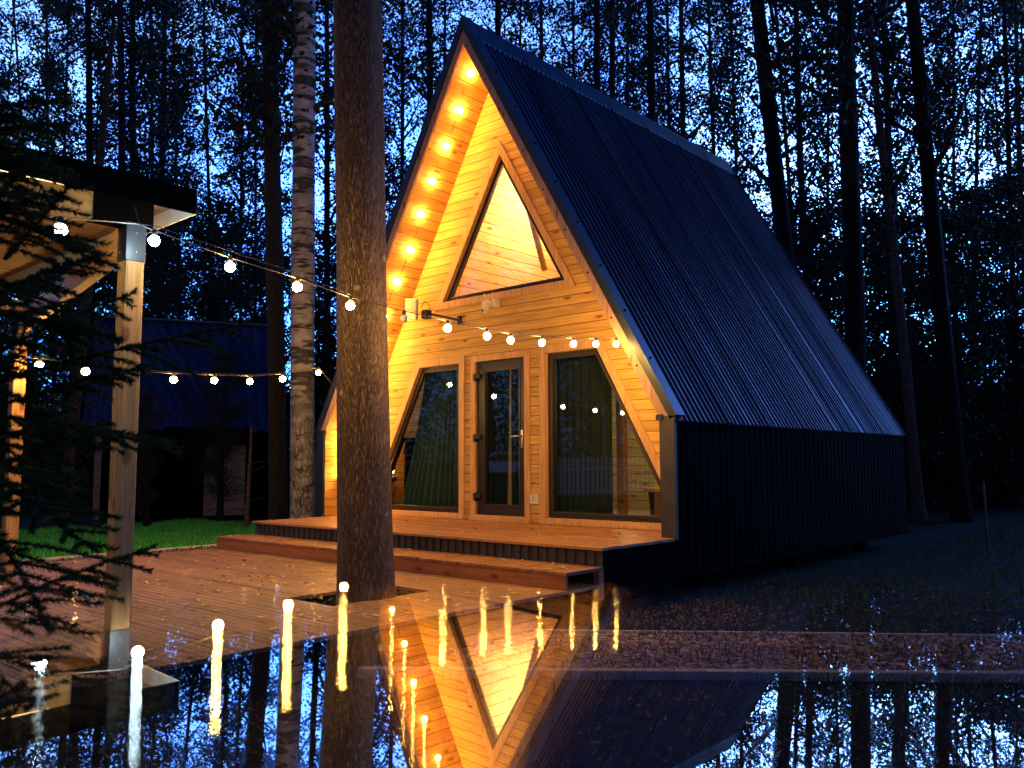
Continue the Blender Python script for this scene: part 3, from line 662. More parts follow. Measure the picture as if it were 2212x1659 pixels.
mb = MB()
for i in range(15):
    a, b = N0+un*i*1.0, N0+un*(i*1.0+.992); mb.bar(a+Vector((0, 0, z-.03)), b+Vector((0, 0, z-.03)), .075, .13)
kind(mb.build('kerb', M['kerb'], None, bevel=.008), 'structure')

# ------------------------------------------------------------------ leaf litter, grass
def leaves(name, pts, sizes, mat, label, seed=1, curl=.25, flat=.35):
    r = np.random.default_rng(seed); n = len(pts); V = np.zeros((n, 5, 3)); pts = np.asarray(pts)
    th = r.random(n)*6.28; tx, ty = (r.random(n)-.5)*flat*2, (r.random(n)-.5)*flat*2
    c, s = np.cos(th), np.sin(th); L = np.asarray(sizes)
    loc = np.array([(-1, 0), (-.15, .55), (1, 0), (-.15, -.55)])
    for k, (u, v) in enumerate(loc):
        x = (u*c-v*s)*L; y = (u*s+v*c)*L; zz = np.abs(x*tx+y*ty) + (curl*L if k in (0, 2) else 0)*r.random(n)
        V[:, k, 0] = pts[:, 0]+x; V[:, k, 1] = pts[:, 1]+y; V[:, k, 2] = pts[:, 2]+zz+.003
    V = V[:, :4].reshape(-1, 3); b = np.arange(n)*4
    F = np.concatenate([np.stack([b, b+1, b+3], 1), np.stack([b+1, b+2, b+3], 1)])
    o = np_mesh(name, V, F, mat, k=3); return kind(o, 'stuff', label)
r = np.random.default_rng(11)
def scatter(n, x0, x1, y0, y1, z, cl=.5):
    cx = r.uniform(x0, x1, 14); cyy = r.uniform(y0, y1, 14); P = []
    while len(P) < n:
        if r.random() < cl:
            k = r.integers(14); x, y = cx[k]+r.normal()*.28, cyy[k]+r.normal()*.28
        else: x, y = r.uniform(x0, x1), r.uniform(y0, y1)
        if x0 < x < x1 and y0 < y < y1: P.append((x, y, z))
    return P
P = [p for p in scatter(620, -2.6, 2.95, -6.0, -1.78, DZ) if not (HOLE[0] < p[0] < HOLE[1] and HOLE[2] < p[1] < HOLE[3])]
leaves('fallen_leaves', P, r.uniform(.020, .044, len(P)), M['litter'], 'small yellow and brown leaves scattered over the terrace', 2)
P = scatter(150, -2.6, 2.9, -1.24, .66, .002, .6)+scatter(70, -2.6, 2.9, -1.74, -1.3, -.165, .4)
leaves('fallen_leaves', P, r.uniform(.018, .040, len(P)), M['litter'], 'pale leaves scattered over the porch and step', 3)
P = []
for _ in range(9000):
    s = r.random()*13; v = r.random(); q = F0.lerp(N0, v)+(uf*(1-v)+un*v)*s; P.append((q.x, q.y, z+.004))
leaves('leaf_litter', P, r.uniform(.013, .032, len(P)), M['litter3'], 'brown leaves covering the kerbed path on the right', 4, .5, .7)
P = []
for _ in range(9000):
    rr = 1.8+r.random()**.7*9; t = r.uniform(-.65, .62); d = (Vector((FW.x, FW.y, 0)).normalized()); x = CAM.x+rr*(d.x*math.cos(t)-d.y*math.sin(t)); y = CAM.y+rr*(d.x*math.sin(t)+d.y*math.cos(t))
    if x < 3.02: continue
    P.append((x, y, GZ+.01))
leaves('leaf_litter', P, r.uniform(.012, .030, len(P)), M['litter2'], 'dead leaves lying on the dark ground right of the terrace', 5, .6, .8)
P = [(3.9+r.normal()*.35, -.9+r.normal()*.45, GZ+.02+abs(r.normal())*.03) for _ in range(700)]
leaves('leaf_litter', [p for p in P if p[0] > 3.15], r.uniform(.012, .028, len([p for p in P if p[0] > 3.15])), M['litter2'], 'drift of russet leaves beside the dark cabin wall', 6, .6, .8)
P = [(r.uniform(-3.05, -2.66), r.uniform(-6.5, -1.2), DZ-.018) for _ in range(1500)]
leaves('leaf_litter', P, r.uniform(.012, .028, len(P)), M['litter2'], 'brown leaves in the gravel strip by the lawn', 7, .6, .8)
def grass(name, n, box, hmax, mat, label, seed, zf):
    r = np.random.default_rng(seed); x = r.uniform(box[0], box[1], n); y = r.uniform(box[2], box[3], n); z = zf(x, y)
    th = r.random(n)*6.28; h = hmax*(.35+.65*r.random(n))*(.7+.6*np.sin(x*2.3+np.sin(y*1.7)*2)**2); wd = .0035+.004*r.random(n); ln = h*.5*r.random(n); la = r.random(n)*6.28
    c, s = np.cos(th)*wd, np.sin(th)*wd
    a = np.stack([x-c, y-s, z], 1); b = np.stack([x+c, y+s, z], 1); t = np.stack([x+np.cos(la)*ln, y+np.sin(la)*ln, z+h], 1)
    m1 = np.stack([x+np.cos(la)*ln*.35+c*.8, y+np.sin(la)*ln*.35+s*.8, z+h*.55], 1); m0 = m1-np.stack([c*1.6, s*1.6, 0*c], 1)
    V = np.stack([a, b, m1, m0, t], 1).reshape(-1, 3); q = np.arange(n)*5
    F = np.concatenate([np.stack([q, q+1, q+2], 1), np.stack([q, q+2, q+3], 1), np.stack([q+3, q+2, q+4], 1)])
    return kind(np_mesh(name, V, F, mat, k=3), 'stuff', label)
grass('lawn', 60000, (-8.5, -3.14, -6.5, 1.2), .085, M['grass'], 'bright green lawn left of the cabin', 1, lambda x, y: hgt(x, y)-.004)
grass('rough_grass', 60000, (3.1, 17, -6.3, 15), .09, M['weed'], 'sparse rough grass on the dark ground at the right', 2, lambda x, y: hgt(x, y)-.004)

# ------------------------------------------------------------------ trees
def trunk_mesh(base, top, r0, r1, seed, flare=1.35, n=16, rows=26, wob=.02, lump=.03):
    rr = random.Random(seed); base, top = Vector(base), Vector(top); d = top-base; L = d.length
    a = d.orthogonal().normalized(); b = d.normalized().cross(a); vs = []
    ph = [rr.random()*6.28 for _ in range(6)]
    for i in range(rows+1):
        u = (i/rows)**1.5; rad = r0+(r1-r0)*u; rad *= 1+(flare-1)*math.exp(-u*L/.45)
        c = base+d*u + a*wob*L*.12*math.sin(u*5+ph[0])*u*(1-u)*4 + b*wob*L*.12*math.sin(u*7+ph[1])*u*(1-u)*4
        for k in range(n):
            t = 6.28318*k/n
            q = rad*(1+lump*math.sin(3*t+ph[2]+u*9)+lump*math.sin(5*t+ph[3]-u*14)*.7+lump*.8*math.sin(u*37+2*t+ph[4]))
            vs.append(tuple(c+(a*math.cos(t)+b*math.sin(t))*q))
    fs = [(i*n+k, i*n+(k+1) % n, (i+1)*n+(k+1) % n, (i+1)*n+k) for i in range(rows) for k in range(n)]
    return MB().add(vs, fs)
def crown_data(seed, z0, z1, rad, nbr, nleaf, leaf=.06, up=.9, lsp=.24):
    """limbs and leaf clusters through the whole crown volume, origin at the trunk foot"""
    rr = random.Random(seed); r = np.random.default_rng(seed); mb = MB(); anchors = []
    for i in range(nbr):
        z = z0+(z1-z0)*((i+rr.random())/nbr); az = rr.random()*6.283; L = rad*(.5+.6*rr.random())*(1-.45*(z-z0)/(z1-z0))
        el = up*(.5+.6*rr.random()); p = Vector((0, 0, z)); pts = [p.copy()]; d = Vector((math.cos(az)*math.cos(el), math.sin(az)*math.cos(el), math.sin(el)))
        for k in range(5):
            p = p+d*L/5; d = (d+Vector((rr.uniform(-.22, .22), rr.uniform(-.22, .22), rr.uniform(-.12, .2)))).normalized(); pts.append(p.copy())
        r0 = .030+.014*L; mb.tube(pts, [r0*(1-k/5.6) for k in range(6)], 4, False)
        for k in (1, 2, 3, 4, 5):
            for _ in range(2):
                d2 = Vector((rr.uniform(-1, 1), rr.uniform(-1, 1), rr.uniform(-.3, 1))).normalized(); l2 = L*.32*(.5+rr.random())
                q = pts[k]+d2*l2; mid = pts[k].lerp(q, .5)+Vector((rr.uniform(-.1, .1), rr.uniform(-.1, .1), rr.uniform(-.1, .1)))
                mb.tube([pts[k], mid, q], [.012, .009, .004], 3, False); anchors += [mid, q]
    A = np.array([tuple(a) for a in anchors])
    wts = r.random(len(A))**3; wts /= wts.sum()
    idx = r.choice(len(A), nleaf, p=wts); C = A[idx]+r.normal(size=(nleaf, 3))*np.array([lsp*1.15, lsp*1.15, lsp*.6])
    u = r.normal(size=(nleaf, 3)); u /= np.linalg.norm(u, axis=1)[:, None]; v = np.cross(u, r.normal(size=(nleaf, 3))); v /= np.linalg.norm(v, axis=1)[:, None]
    s = leaf*(.55+.8*r.random(nleaf))[:, None]
    Q = np.stack([C-u*s, C+v*s*.55, C+u*s, C-v*s*.55], 1).reshape(-1, 3)
    return mb, Q
def crown_mesh(seed, *a, **k):
    mb, Q = crown_data(seed, *a, **k); nv = len(mb.v); V = np.concatenate([np.array(mb.v), Q]); n = len(Q)//4
    F = np.concatenate([np.array(mb.f), np.arange(n*4).reshape(-1, 4)+nv])
    o = np_mesh('crown', V, F, M['leaf']); o.data.materials.append(M['twig'])
    mi = np.zeros(len(F), np.int32); mi[:len(mb.f)] = 1; o.data.polygons.foreach_set('material_index', mi); o.data.update(); return o
CROWNS = [crown_mesh(21, 4.5, 21, 3.0, 34, 9000, leaf=.075), crown_mesh(22, 6.5, 23, 2.8, 32, 7500, leaf=.075), crown_mesh(23, 2.0, 20, 3.2, 38, 9500, leaf=.07),
          crown_mesh(24, 8.0, 24, 3.4, 30, 7000, leaf=.075), crown_mesh(25, 1.0, 9.0, 2.4, 28, 12000, leaf=.055, up=.7)]
used = [False]*5
def crown(ci, parent, x, y, z, rz, s):
    o = CROWNS[ci]
    if used[ci]: o = o.copy(); COL.objects.link(o)
    used[ci] = True; o.parent = parent; o.location = (x, y, z); o.rotation_euler = (0, 0, rz); o.scale = (s, s, s); return o
rt_ = random.Random(5)
def tree(name, label, cat, base, top, r0, r1, mat, ci=None, cs=1., seed=1, group='forest trees behind the cabin', flare=1.3, lump=.03, n=14, cz=0):
    t = root(name, label, cat, (0, 0, 0), group)
    o = trunk_mesh(base, top, r0, r1, seed, flare, n, lump=lump).build('trunk', mat, t, True)
    if ci is not None:
        ax = (Vector(top)-Vector(base))
        c = crown(ci, t, base[0]+ax.x*.35, base[1]+ax.y*.35, base[2]+cz, rt_.random()*6.28, cs)
    return t
def place(px0, px6, wpx, dep, H=23., k=1.0):
    """tree whose stem was surveyed at two heights in the photo"""
    a, b = at(px0, 0, dep), at(px6, 600, dep); d = (a-b)/(a.z-b.z)
    base = b+d*(GZ-.1-b.z); base.z = GZ-.1 if base.x > -2 else GZ+.12; top = b+d*(H-b.z); r = wpx/FPX*dep/2
    return base, top, r*1.12, r*.55
TREES = [ # x at top of photo, x lower down, width, distance, crown, phrase
 (1638,1700,38,20,3,'thick leaning dark trunk just right of the ridge end of the cabin roof'),
 (1675,1716,11,44,0,'thin dark trunk hugging the thick leaning trunk right of the roof'),
 (1720,1742,18,34,1,'mid sized dark trunk between the leaning trunk and the broad straight one'),
 (1828,1843,42,17,3,'broad straight dark trunk in the middle of the right hand sky'),
 (1785,1790,8,56,2,'very thin far trunk just left of the broad straight trunk at right'),
 (1907,1925,17,36,0,'slim dark trunk between the two broad trunks at right'),
 (1972,2028,34,19,3,'broad dark trunk leaning left, second from the right edge group'),
 (2060,2063,8,58,1,'very thin far trunk right of the broad left leaning trunk'),
 (2120,2106,10,48,2,'thin forked looking trunk near the right edge'),
 (2168,2188,13,38,0,'dark slender trunk close to the right edge of the photo'),
 (2192,2216,13,42,1,'outermost slender trunk at the right edge of the photo'),
 (1074,1080,20,29,1,'dark trunk rising just right of the gable apex'),
 (1125,1127,8,58,2,'hair thin trunk between the first two trunks over the ridge'),
 (1170,1180,12,46,0,'thin trunk over the upper third of the ridge'),
 (1240,1238,9,52,3,'very thin trunk above the upper middle of the ridge'),
 (1290,1295,20,31,1,'left one of the paired dark trunks above the ridge middle'),
 (1320,1325,18,33,2,'right one of the paired dark trunks above the ridge middle'),
 (1358,1356,11,47,0,'thin trunk right of the paired trunks above the ridge'),
 (1402,1410,22,28,1,'sturdy dark trunk above the lower ridge'),
 (1442,1447,10,50,3,'thin trunk just right of the sturdy trunk above the ridge'),
 (1472,1486,15,38,2,'medium trunk above the lower ridge before the bright gap'),
 (1532,1546,11,46,0,'thin trunk standing in the bright gap at the end of the ridge'),
 (1580,1592,8,56,1,'far thin trunk right of the bright gap'),
 (28,66,7,44,2,'thin trunk at the far upper left corner'),
 (100,112,8,50,0,'slender trunk in the upper left, right of the pale sky patch'),
 (188,194,18,33,1,'dark trunk above the left part of the pavilion roof'),
 (258,262,19,32,0,'left one of two close dark trunks above the pavilion roof'),
 (288,291,19,34,2,'right one of two close dark trunks above the pavilion roof'),
 (323,331,10,48,3,'thin trunk right of the two close trunks over the pavilion'),
 (353,349,15,38,1,'medium trunk above the right corner of the pavilion roof'),
 (376,384,9,52,2,'thin trunk beside the right corner of the pavilion roof'),
 (441,456,9,50,0,'slim trunk above the first amber bulb'),
 (520,522,8,54,1,'faint thin trunk left of the dark trunk beside the birch'),
 (574,590,9,40,2,'thin stem touching the left side of the dark trunk beside the birch'),
 (704,708,15,35,0,'dark trunk squeezed between the birch and the big lit trunk'),
 (822,823,14,38,1,'trunk immediately right of the big lit trunk, above the roof'),
 (868,866,11,45,2,'thin trunk left of the gable apex'),
 (925,930,20,30,3,'sturdy dark trunk left of the gable apex'),
 (962,966,9,52,0,'thin trunk nearly touching the gable apex from behind')]
for i, (a, b, w_, d, ci, lab) in enumerate(TREES):
    cs = max(.9, (.56*d+3)/21)
    ba, to, r0, r1 = place(a, b, w_, d, 22*cs)
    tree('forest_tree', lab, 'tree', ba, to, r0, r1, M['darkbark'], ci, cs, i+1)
# filler trees deeper in the wood
VX = Vector((FW.x, FW.y, 0)).normalized(); VR = Vector((VX.y, -VX.x, 0))
words_h = ['at the far left', 'left of the pavilion corner', 'above the second cabin', 'behind the birch', 'left behind the gable', 'right behind the gable', 'above the ridge', 'beyond the roof end', 'in the right sky gap', 'at the far right']
for i in range(22):
    lat = -.66+1.32*((i*0.618034) % 1.0); dd = 44+(i*7.3) % 34
    p = CAM+VX*dd+VR*dd*lat; b0 = Vector((p.x, p.y, GZ-.1 if p.x > -2 else GZ+.1)); px = 1106+lat*FPX
    h_ = min(9, max(0, int((px+80)/237)))
    ci = (0, 2, 4, 1, 4)[i % 5]
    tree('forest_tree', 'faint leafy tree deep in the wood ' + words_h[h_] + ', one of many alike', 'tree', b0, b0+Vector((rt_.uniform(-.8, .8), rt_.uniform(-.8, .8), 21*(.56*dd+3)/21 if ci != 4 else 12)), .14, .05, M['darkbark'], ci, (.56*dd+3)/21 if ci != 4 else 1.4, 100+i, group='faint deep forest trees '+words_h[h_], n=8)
# understorey: young leafy trees closer in
for i, (px, dd, s, lab) in enumerate([(60,19,.75,'leafy young tree behind the spruce at the left'),(330,24,.9,'bushy young tree right below the pavilion roof corner'),(470,27,1.05,'bushy tree under the pale sky gap left of the birch'),(540,23,.8,'leafy young tree left of the dark trunk beside the birch'),
        (690,26,.9,'young tree between the birch and the big trunk'),(1640,27,1.0,'young leafy tree below the roof end at right'),(1760,24,.95,'young tree left of the broad straight trunk'),(1890,22,.85,'young leafy tree right of the broad straight trunk'),
        (2000,27,1.1,'dense young tree behind the pale birch at right'),(2090,21,.8,'low leafy tree right of the pale birch'),(2190,24,1.0,'dense leafy tree at the right edge'),(2140,30,1.2,'taller leafy tree set back near the right edge'),(1980,34,1.2,'leafy tree in the gloom behind the right birch'),(1830,33,1.2,'leafy tree low behind the broad straight trunk'),(1700,35,1.25,'leafy tree low behind the leaning trunk'),(240,31,1.2,'leafy tree in the gloom over the second cabin ridge'),(420,34,1.25,'dim leafy tree behind the second cabin'),(140,33,1.2,'dim leafy tree at the left beyond the second cabin'),(325,15.2,.26,'low dark bush on the lawn edge right of the pavilion post'),(478,16.5,.36,'dark shrub hiding part of the second cabin wall')]):
    p = at(px, 1001, dd); b0 = Vector((p.x, p.y, GZ-.05 if p.x > -2 else GZ+.15))
    tree('young_tree', lab, 'tree', b0, b0+Vector((rt_.uniform(-.4, .4), rt_.uniform(-.4, .4), 8.5*s)), .07, .02, M['darkbark'], 4, s, 200+i, group='young leafy trees', n=8)
# woods behind and beside the viewer (seen mirrored in the panes)
for i in range(110):
    ang = math.radians((i*137.5) % 360); rr = 15+(i*5.7) % 34
    dirv = Vector((math.sin(YAW+ang*1.0), math.cos(YAW+ang), 0)); p = Vector((4, -6, 0))+dirv*rr
    if abs(math.degrees(math.atan2(dirv.dot(VR), dirv.dot(VX)))) < 62: continue
    if -3.5 < p.x < 3.5 and -8 < p.y: continue
    b0 = Vector((p.x, p.y, GZ-.1))
    tree('forest_tree', 'dark forest tree mirrored in the panes of the cabin', 'tree', b0, b0+Vector((rt_.uniform(-.8, .8), rt_.uniform(-.8, .8), 22)), .2, .08, M['darkbark'], (0, 4, 2, 3, 2)[i % 5], 1.1, 300+i, group='forest trees mirrored in the windows', n=8)
# low dark undergrowth far off, one mass
r = np.random.default_rng(77); n = 110000
lat = r.uniform(-.75, .75, n); dd = r.uniform(24, 66, n); hz = (r.random(n)**1.3)*(2.5+2.2*np.sin(lat*23)**2+.04*dd)
C = np.array([CAM.x, CAM.y, 0])[None]+np.outer(dd, np.array(VX))+np.outer(dd*lat, np.array(VR)); C[:, 2] = GZ+hz
u = r.normal(size=(n, 3)); u /= np.linalg.norm(u, axis=1)[:, None]; v = np.cross(u, r.normal(size=(n, 3))); v /= np.linalg.norm(v, axis=1)[:, None]; s = (.10+.14*r.random(n))[:, None]
kind(np_mesh('undergrowth', np.stack([C-u*s, C+v*s*.6, C+u*s, C-v*s*.6], 1).reshape(-1, 3), np.arange(4*n).reshape(-1, 4), M['leaf']), 'stuff', 'dark mass of undergrowth deep in the wood')

for nm, a0 in (('undergrowth', 0),):
    n = 110000; az = r.uniform(math.radians(48), math.radians(312), n)+YAW; dd = r.uniform(42, 70, n); hz = (r.random(n)**1.4)*(10+6*np.sin(az*23)**2)
    C = np.stack([4+np.sin(az)*dd, -6+np.cos(az)*dd, GZ+.3+hz], 1)
    u = r.normal(size=(n, 3)); u /= np.linalg.norm(u, axis=1)[:, None]; v = np.cross(u, r.normal(size=(n, 3))); v /= np.linalg.norm(v, axis=1)[:, None]; s = (.14+.16*r.random(n))[:, None]
    kind(np_mesh(nm, np.stack([C-u*s, C+v*s*.6, C+u*s, C-v*s*.6], 1).reshape(-1, 3), np.arange(4*n).reshape(-1, 4), M['leaf']), 'stuff', 'dark belt of undergrowth mirrored in the panes')
# hero trees
tree('terrace_tree', 'big lichen spotted trunk growing through the timber terrace in front of the cabin', 'tree', (1.90, -2.98, -.62), Vector((1.90, -2.98, -.62))+Vector((.046*1.1, -.078*1.1, 1))*17, .215, .13, M['bark'], 3, .8, 900, None, 1.25, .022, 40)
b1 = at(602, 1140, 14.6); b1.z = -.42; t1 = at(590, 0, 14.6); dv = (t1-b1)/(t1.z-b1.z)
tree('dark_tree', 'straight dark trunk left of the birch at the porch corner', 'tree', b1, b1+dv*20, .155, .10, M['midbark'], 1, .9, 901, None, 1.15, .03, 20)
b1 = at(655, 1140, 13.4); b1.z = -.42; t1 = at(650, 0, 13.4); dv = (t1-b1)/(t1.z-b1.z)
tree('birch_tree', 'white barked birch with black bands behind the left end of the porch', 'tree', b1, b1+dv*20, .195, .13, M['birch'], 1, .85, 902, None, 1.1, .03, 28)
b1 = at(1985, 1110, 19.5); b1.z = GZ-.05; t1 = at(1905, 300, 19.5); dv = (t1-b1)/(t1.z-b1.z)
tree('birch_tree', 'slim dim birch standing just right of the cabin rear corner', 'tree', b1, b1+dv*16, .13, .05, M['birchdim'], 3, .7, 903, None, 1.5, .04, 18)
b1 = at(137, 1105, 15.0); b1.z = -.40; t1 = at(165, 850, 15.0); dv = (t1-b1)/(t1.z-b1.z)
tree('birch_tree', 'small mossy trunk on the lawn edge seen behind the spruce', 'tree', b1, b1+dv*9, .11, .04, M['midbark'], None, .7, 904, None, 1.3, .05, 16)
# dead sapling
t = root('sapling', 'bare dead sapling between the second cabin and the dark trunk', 'tree')
b1 = at(533, 1110, 14.5); b1.z = -.42; tt = at(543, 920, 14.5); mb = trunk_mesh(b1, tt, .045, .02, 5, 1.1, 8); mb.build('trunk', M['bark'], t, True)
mb = MB()
for i in range(9):
    p = b1.lerp(tt, .2+i*.09); a_ = rt_.random()*6.28; q = p+Vector((math.cos(a_)*.5, math.sin(a_)*.5, rt_.uniform(-.05, .2))); mb.tube([p, p.lerp(q, .5)+Vector((0, 0, .04)), q], [.012, .008, .003], 4, False)
mb.build('twigs', M['twig'], t)

# ------------------------------------------------------------------ spruce in the foreground
def spruce():
    base = at(-100, 1001, 2.75); base.z = GZ-.05
    t = root('spruce_tree', 'dark young spruce hanging its branches over the left foreground', 'tree')
    H = 2.9; top = base+Vector((.05, .03, H))
    trunk_mesh(base, top, .04, .006, 3, 1.3, 10).build('trunk', M['twig'], t, True)
    rr = random.Random(31); tw = MB(); NV = []; 
    def needles(p, q, ln, dens):
        d = q-p; L = d.length
        if L < 1e-3: return
        dn = d/L; n = int(L*dens)
        for _ in range(n):
            c = p+d*rr.random(); a = Vector((rr.gauss(0, 1), rr.gauss(0, 1), rr.gauss(0, 1)+.25)); a = (a-dn*a.dot(dn))
            if a.length < 1e-3: continue
            a.normalize(); v = (a*.85+dn*.75).normalized()*ln*(.7+.5*rr.random()); s = v.cross(Vector((rr.gauss(0, 1), rr.gauss(0, 1), rr.gauss(0, 1)))).normalized()*.0020
            NV.extend([c-s, c+s, c+v])
    def branch(p, az, el, L, droop, lev=0):
        pts = [p.copy()]; d = Vector((math.cos(az)*math.cos(el), math.sin(az)*math.cos(el), math.sin(el))); n = 8
        for k in range(n):
            p = p+d*L/n; d = (d+Vector((rr.uniform(-.06, .06), rr.uniform(-.06, .06), -droop+(.10 if k > 5 else 0)))).normalized(); pts.append(p.copy())
        tw.tube(pts, [.006*(1-k/(n+1))*(1 if lev == 0 else .5)+.001 for k in range(n+1)], 4, False)
        for k in range(n): needles(pts[k], pts[k+1], .021, 1500 if lev else 1500)
        if lev == 0:
            for k in range(1, n):
                for sgn in (-1, 1):
                    
                    dd_ = pts[k+1]-pts[k-1]; a2 = math.atan2(dd_.y, dd_.x)+sgn*rr.uniform(.6, .95)
                    branch(pts[k], a2, rr.uniform(-.3, .1), L*.50*(1-k/(n+2))*(.7+.6*rr.random()), .03, 1)
    for i in range(50):
        u = i/50; z = .28+u*(H-.45); L = (.66*(1-u)**.7+.14)*(.75+.4*rr.random()); p = base.lerp(top, z/H)
        az = rr.random()*6.283
        branch(p, az, rr.uniform(-.1, .35)+u*.5, L, .05)
    # a few limbs reach out over the terrace edge, as seen
    def reach(px, py, dep, px2, py2, dep2):
        p, q = at(px, py, dep), at(px2, py2, dep2); d = q-p; branch(p, math.atan2(d.y, d.x), math.asin(d.z/d.length)+.12, d.length, .03)
    reach(-20, 900, 2.75, 395, 985, 2.7); reach(-10, 830, 2.75, 545, 705, 2.9); reach(0, 1030, 2.7, 150, 1225, 2.3); reach(0, 760, 2.7, 300, 640, 2.8)
    reach(10, 560, 2.7, 190, 400, 2.6); reach(0, 470, 2.7, 230, 590, 2.6); reach(-20, 1150, 2.7, 150, 1400, 2.2)
    reach(-10, 640, 2.6, 220, 560, 2.4); reach(-10, 680, 2.7, 260, 740, 2.7); reach(-10, 880, 2.75, 330, 800, 2.9)
    tw.build('branches', M['twig'], t)
    V = np.array([tuple(v) for v in NV]); np_mesh('needles', V, np.arange(len(V)).reshape(-1, 3), M['needle'], t, k=3)
    return base
SPB = spruce()

# ------------------------------------------------------------------ pavilion (lit shelter at left)
pv = root('pavilion', 'timber pavilion with flat dark roof and lit underside at the left', 'shelter')
P1 = Vector((2.60, -5.30, 0)); PS = .105; ZB = 2.02
P2 = Vector((-1.02, -5.30, 0))
P2p = on(16, 1262, 2, DZ); P2 = Vector((P2p.x, P2p.y, 0))
def post(P, zs):
    mb = MB(); mb.box((P.x-PS/2, P.y-PS/2, DZ), (P.x+PS/2, P.y+PS/2, zs)); o = mb.build('post', M['post'], pv, bevel=.004)
    mb = MB(); e = .004; mb.box((P.x-PS/2-e, P.y-PS/2-e, zs-.002), (P.x+PS/2+e, P.y+PS/2+e, zs+.22)); mb.build('sleeve', M['sleeve'], o, bevel=.003)
    for k in range(2):
        for zz in (zs+.05, zs+.16):
            mb = MB(); sphere(mb, (P.x+PS/2+e if k else P.x-.02+.0, P.y-PS/2-e if not k else P.y+.0, zz), .006, 8, 5); mb.build('bolt', M['steel'], o)
post(P1, 1.895); post(P2, 1.895)
ZS = 1.895+.218
mb = MB(); mb.bar((P1.x, P1.y-.22, ZS+.055), (P1.x, -8.2, ZS+.055), .09, .15); mb.bar((P1.x-.08, P1.y, ZS-.08), (P2.x+.05, P2.y, ZS-.08), .07, .17); mb.bar((P2.x, P2.y, ZS+.055), (P2.x, -8.2, ZS+.055), .09, .15)
mb.build('beam', M['beam'], pv, bevel=.004)
mb = MB(); mb.bar((P1.x, P1.y+.10, ZS+.057), (P1.x, P1.y-.24, ZS+.057), .098, .158); mb.build('beam_joint', M['blackmetal'], pv)
RX0, RX1, RY0, RY1 = -1.6, P1.x+.22, -8.0, P1.y+.27
zr = 2.21
mb = MB(); mb.box((RX0, RY0, zr+.10), (RX1, RY1, zr+.122)); mb.build('roof', M['blackmetal'], pv)
mb = MB(); mb.box((RX1, RY0, zr-.02), (RX1+.006, RY1, zr+.125)); mb.build('fascia', M['blackmetal'], pv)
mb = MB(); mb.box((RX0, RY0, zr-.02), (RX0+.006, RY1, zr+.125)); mb.build('fascia', M['blackmetal'], pv)
mb = MB(); mb.box((RX0+.01, RY1-.006, zr-.02), (RX1+.006, RY1+.001, zr+.125)); mb.build('fascia', M['roofwhite'], pv)
mb = MB(); mb.box((RX0+.01, RY0, zr+.075), (RX1-.001, RY1-.008, zr+.098)); 
mb.build('ceiling', wood('pavilion_ceiling', (.42, .27, .18), 1, 0, .09, rough=.7), pv)
mb = MB(); mb.box((P1.x-.12, -8.0, zr+.055), (P1.x-.095, P1.y-.3, zr+.07)); ls = mb.build('led_strip', M['led'], pv)

# ------------------------------------------------------------------ festoon lights
def catenary(a, b, sag, n=10):
    return [a.lerp(b, i/n)-Vector((0, 0, sag*4*(i/n)*(1-i/n))) for i in range(n+1)]
BR = .030
def bulb_proto():
    mb = MB(); sphere(mb, (0, 0, -.055), BR, 16, 10); return mb
def socket_mb():
    mb = MB(); mb.tube([(0, 0, .008), (0, 0, -.012), (0, 0, -.030)], [.011, .016, .014], 10); return mb
PB = {}
def bulb(parent, p, mat, r=1.0, dirv=None):
    if mat.name not in PB:
        b = bulb_proto().build('light_bulb', mat, None, True); s = socket_mb().build('socket', M['black'], b); PB[mat.name] = (b, s)
    else:
        b0, s0 = PB[mat.name]; b = b0.copy(); COL.objects.link(b); s = s0.copy(); COL.objects.link(s); s.parent = b
    b.parent = parent; b.location = p; b.scale = (r, r, r)
    if dirv is not None: b.rotation_euler = Vector((0, 0, -1)).rotation_difference(Vector(dirv).normalized()).to_euler()
    return b
def plane_hit(px, py, A, B):    # photo point on the vertical plane through A and B
    n = (B-A).cross(Vector((0, 0, 1))); d = ray(px, py); return CAM+d*((A-CAM).dot(n)/d.dot(n))
up = Vector((0, 0, .055))
sa = root('festoon_lights', 'string of glowing bulbs from the pavilion post past the big trunk to the gable', 'string lights', (0, 0, 0), 'festoon light strings')
A0 = at(300, 484, 4.62); A1 = Vector((2.22, -.02, 2.03))
bp_ = [(333,520),(497,577),(642,620),(757,660),(873,688),(967,709),(1052,726),(1103,735),(1171,740),(1239,743),(1287,743),(1331,743)]
hits = [plane_hit(x, y, A0, A1) for x, y in bp_]
pts = [A0]+[h+up+Vector((0, 0, .003)) for h in hits]+[A1]
mb = MB(); mb.tube(pts, .0035, 5, False)
pts2 = [p+Vector((.012, .0, .035*math.sin(math.pi*min(1, i/4.5)) if i < 5 else .012)) for i, p in enumerate(pts)]
mb.tube(pts2, .002, 4, False)
mb.tube([A0+Vector((-.02, -.02, .10)), A0, hits[0]+up], .004, 5, False)
mb.build('cable', M['black'], sa)
for i, h in enumerate(hits):
    bulb(sa, h+up, M['bulbcool'] if i == 0 else M['bulbdead'] if i == 4 else M['bulb'])
ac = root('festoon_lights', 'single cool white bulb on the cable under the pavilion roof', 'string lights', (0, 0, 0), 'festoon light strings')
C0 = at(130, 497, 3.9); bulb(ac, C0+up, M['bulbcool'])
mb = MB(); mb.tube([A0, C0.lerp(A0, .5)+Vector((0, 0, .03)), C0+up, C0+up+Vector((-.3, -.8, .12))], .0035, 5, False); mb.build('cable', M['black'], ac)
sb_ = root('festoon_lights', 'string of bulbs climbing the left soffit of the glowing gable', 'string lights', (0, 0, 0), 'festoon light strings')
